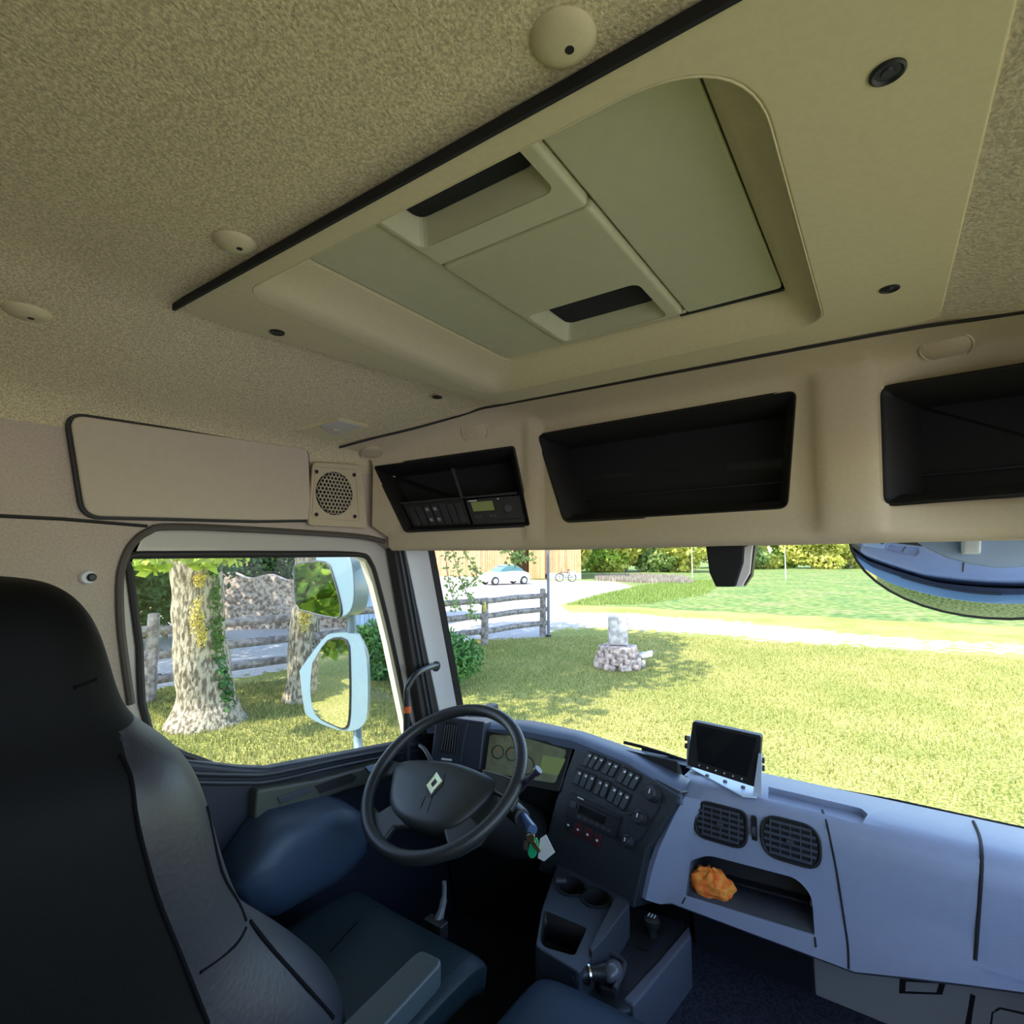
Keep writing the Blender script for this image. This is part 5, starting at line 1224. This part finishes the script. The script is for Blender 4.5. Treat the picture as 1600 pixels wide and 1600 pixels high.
# ---- rough stone wall and hedge behind the trees
w0, w1 = gd(345, 20), gd(545, 19)
uw = (w1-w0).normalized(); nw = Vector((uw.y, -uw.x, 0))
T = thing('stone_wall', w0.lerp(w1, .5), 'low rough stone wall behind the fence and tree trunks', 'wall')
b = MB(); N = 30; r_ = random.Random(9); rings = []
for k in range(N+1):
    c_ = w0.lerp(w1, k/N); h_ = 1.75+.08*math.sin(k*.7)-.25*(k/N); rings.append([c_+nw*.3, c_+nw*.28+Vector((0, 0, h_*.5)), c_+nw*.22+Vector((0, 0, h_)), c_-nw*.22+Vector((0, 0, h_)), c_-nw*.3])
b.loft(rings)
b.out('masonry', WALLST, T, smooth=False)
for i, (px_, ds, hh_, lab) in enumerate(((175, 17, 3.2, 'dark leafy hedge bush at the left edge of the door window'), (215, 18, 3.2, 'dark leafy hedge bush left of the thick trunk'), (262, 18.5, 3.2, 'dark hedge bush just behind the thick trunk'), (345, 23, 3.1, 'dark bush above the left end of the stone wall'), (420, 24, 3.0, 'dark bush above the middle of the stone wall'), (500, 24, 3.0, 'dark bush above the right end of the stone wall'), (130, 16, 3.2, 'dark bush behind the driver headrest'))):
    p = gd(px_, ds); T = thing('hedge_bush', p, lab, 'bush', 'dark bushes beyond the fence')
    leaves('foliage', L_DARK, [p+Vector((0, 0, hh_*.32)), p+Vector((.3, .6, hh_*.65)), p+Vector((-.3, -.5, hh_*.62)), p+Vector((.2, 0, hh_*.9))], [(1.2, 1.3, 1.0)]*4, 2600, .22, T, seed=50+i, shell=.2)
    b = MB(); b.cyl(p, p+Vector((0, 0, hh_*.7)), .08, .04, 8); b.out('stem', BARK, T)
# ---- tree line at the far side of the field
ORD = 'first second third fourth fifth sixth seventh eighth ninth tenth eleventh twelfth thirteenth fourteenth fifteenth sixteenth seventeenth eighteenth nineteenth twentieth twenty-first twenty-second'.split()
kinds = ('yellow green', 'fresh green', 'pale green', 'deep green')
for i in range(22):
    px_ = 905+i*36+random.uniform(-8, 8); ds = 84+random.uniform(-2, 6) if px_ > 1060 else 70+random.uniform(-3, 5)
    p = gd(px_, ds/max(.6, math.cos(math.atan((px_-800)/F)))*.97); hh_ = random.uniform(7, 10)
    kk = i % 4
    T = thing('field_edge_tree', p, f'{kinds[kk]} tree, {ORD[i]} from the barn in the distant row beyond the field', 'tree', 'distant row of trees beyond the field')
    mm = (L_FAR, L_FRESH, L_FAR, L_FARD)[kk]
    cs = [p+Vector((random.uniform(-2, 2), random.uniform(-1.5, 1.5), z_)) for z_ in (1.0, 1.8, 3.2, 3.6, 5.2, hh_-2)]
    leaves('foliage', mm, cs, [(2.6, 2.0, 1.3)]*2+[(2.6, 2.2, 1.9)]*4, 4200, .6, T, seed=100+i, shell=.5)
    b = MB(); b.cyl(p, p+Vector((0, 0, hh_*.7)), .22, .1, 8); b.out('trunk', BARK, T)
# staked saplings
for px_, py_, lab in ((1228, 905, 'thin white staked sapling in the field right of the windscreen sensor'), (1082, 903, 'thin white staked sapling in the field left of the windscreen sensor')):
    p = G(px_, py_); T = thing('sapling', p, lab, 'sapling')
    b = MB(); b.cyl(p, p+Vector((0, 0, 3.4)), .05, .03, 6); b.out('stem', WHITE, T)
    leaves('foliage', L_FAR, [p+Vector((0, 0, 2.9))], [(.5, .5, .6)], 60, .2, T, seed=7)
# tall meadow grass at the field edge and on the verge
def tufts(name, polyq, n, h_, m_, lab, seed):
    r_ = np.random.default_rng(seed); P = gp(*polyq); xs_ = [p[0] for p in P]; ys_ = [p[1] for p in P]; out = []
    while len(out) < n:
        x, y = r_.uniform(min(xs_), max(xs_)), r_.uniform(min(ys_), max(ys_))
        if inpoly(x, y, P): out.append((x, y))
    out = np.array(out); V_ = []
    a = r_.uniform(0, 2*PI, n); hh_ = h_*r_.uniform(.5, 1.2, n); wd = hh_*.14
    lx, ly = r_.normal(0, .25, n)*hh_, r_.normal(0, .25, n)*hh_
    o0 = Vector((out[:, 0].mean(), out[:, 1].mean(), GZ))
    x0, y0 = out[:, 0]-o0.x, out[:, 1]-o0.y
    V_ = np.stack([np.stack([x0-np.cos(a)*wd, y0-np.sin(a)*wd, np.zeros(n)], 1), np.stack([x0+np.cos(a)*wd, y0+np.sin(a)*wd, np.zeros(n)], 1), np.stack([x0+lx, y0+ly, hh_], 1)], 1).reshape(-1, 3)
    me = bpy.data.meshes.new(name); me.vertices.add(3*n); me.vertices.foreach_set('co', V_.ravel()); me.loops.add(3*n); me.loops.foreach_set('vertex_index', np.arange(3*n)); me.polygons.add(n); me.polygons.foreach_set('loop_start', np.arange(n)*3); me.update(); me.validate()
    o = link(name, me, m_, o0); tag(o, lab, 'grass', kind='stuff')
tufts('tall_grass', ((885, 946), (935, 930), (995, 917), (1060, 908), (1140, 906), (1100, 930), (1000, 945)), 14000, .16, L_GRASS, 'tall green grass on the verge right of the gravel yard', 1)
tufts('dry_grass', ((930, 907), (1000, 911), (1085, 913), (1070, 903), (1000, 900), (930, 900)), 6000, .36, leafmat('dry_grass', (.26, .22, .15), (.46, .38, .30), .4), 'tall dry pinkish grass in front of the distant trees', 2)
tufts('lawn_grass', ((700, 1120), (730, 1000), (1000, 990), (1600, 1030), (1600, 1290), (1000, 1160)), 60000, .055, leafmat('lawn_blade', (.15, .19, .028), (.56, .50, .18), .35), 'short sunlit grass blades on the lawn before the windscreen', 3)
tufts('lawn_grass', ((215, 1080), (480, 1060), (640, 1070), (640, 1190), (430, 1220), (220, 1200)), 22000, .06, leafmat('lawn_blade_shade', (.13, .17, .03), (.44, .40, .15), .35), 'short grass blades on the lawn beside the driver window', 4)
bpy.context.view_layer.update()
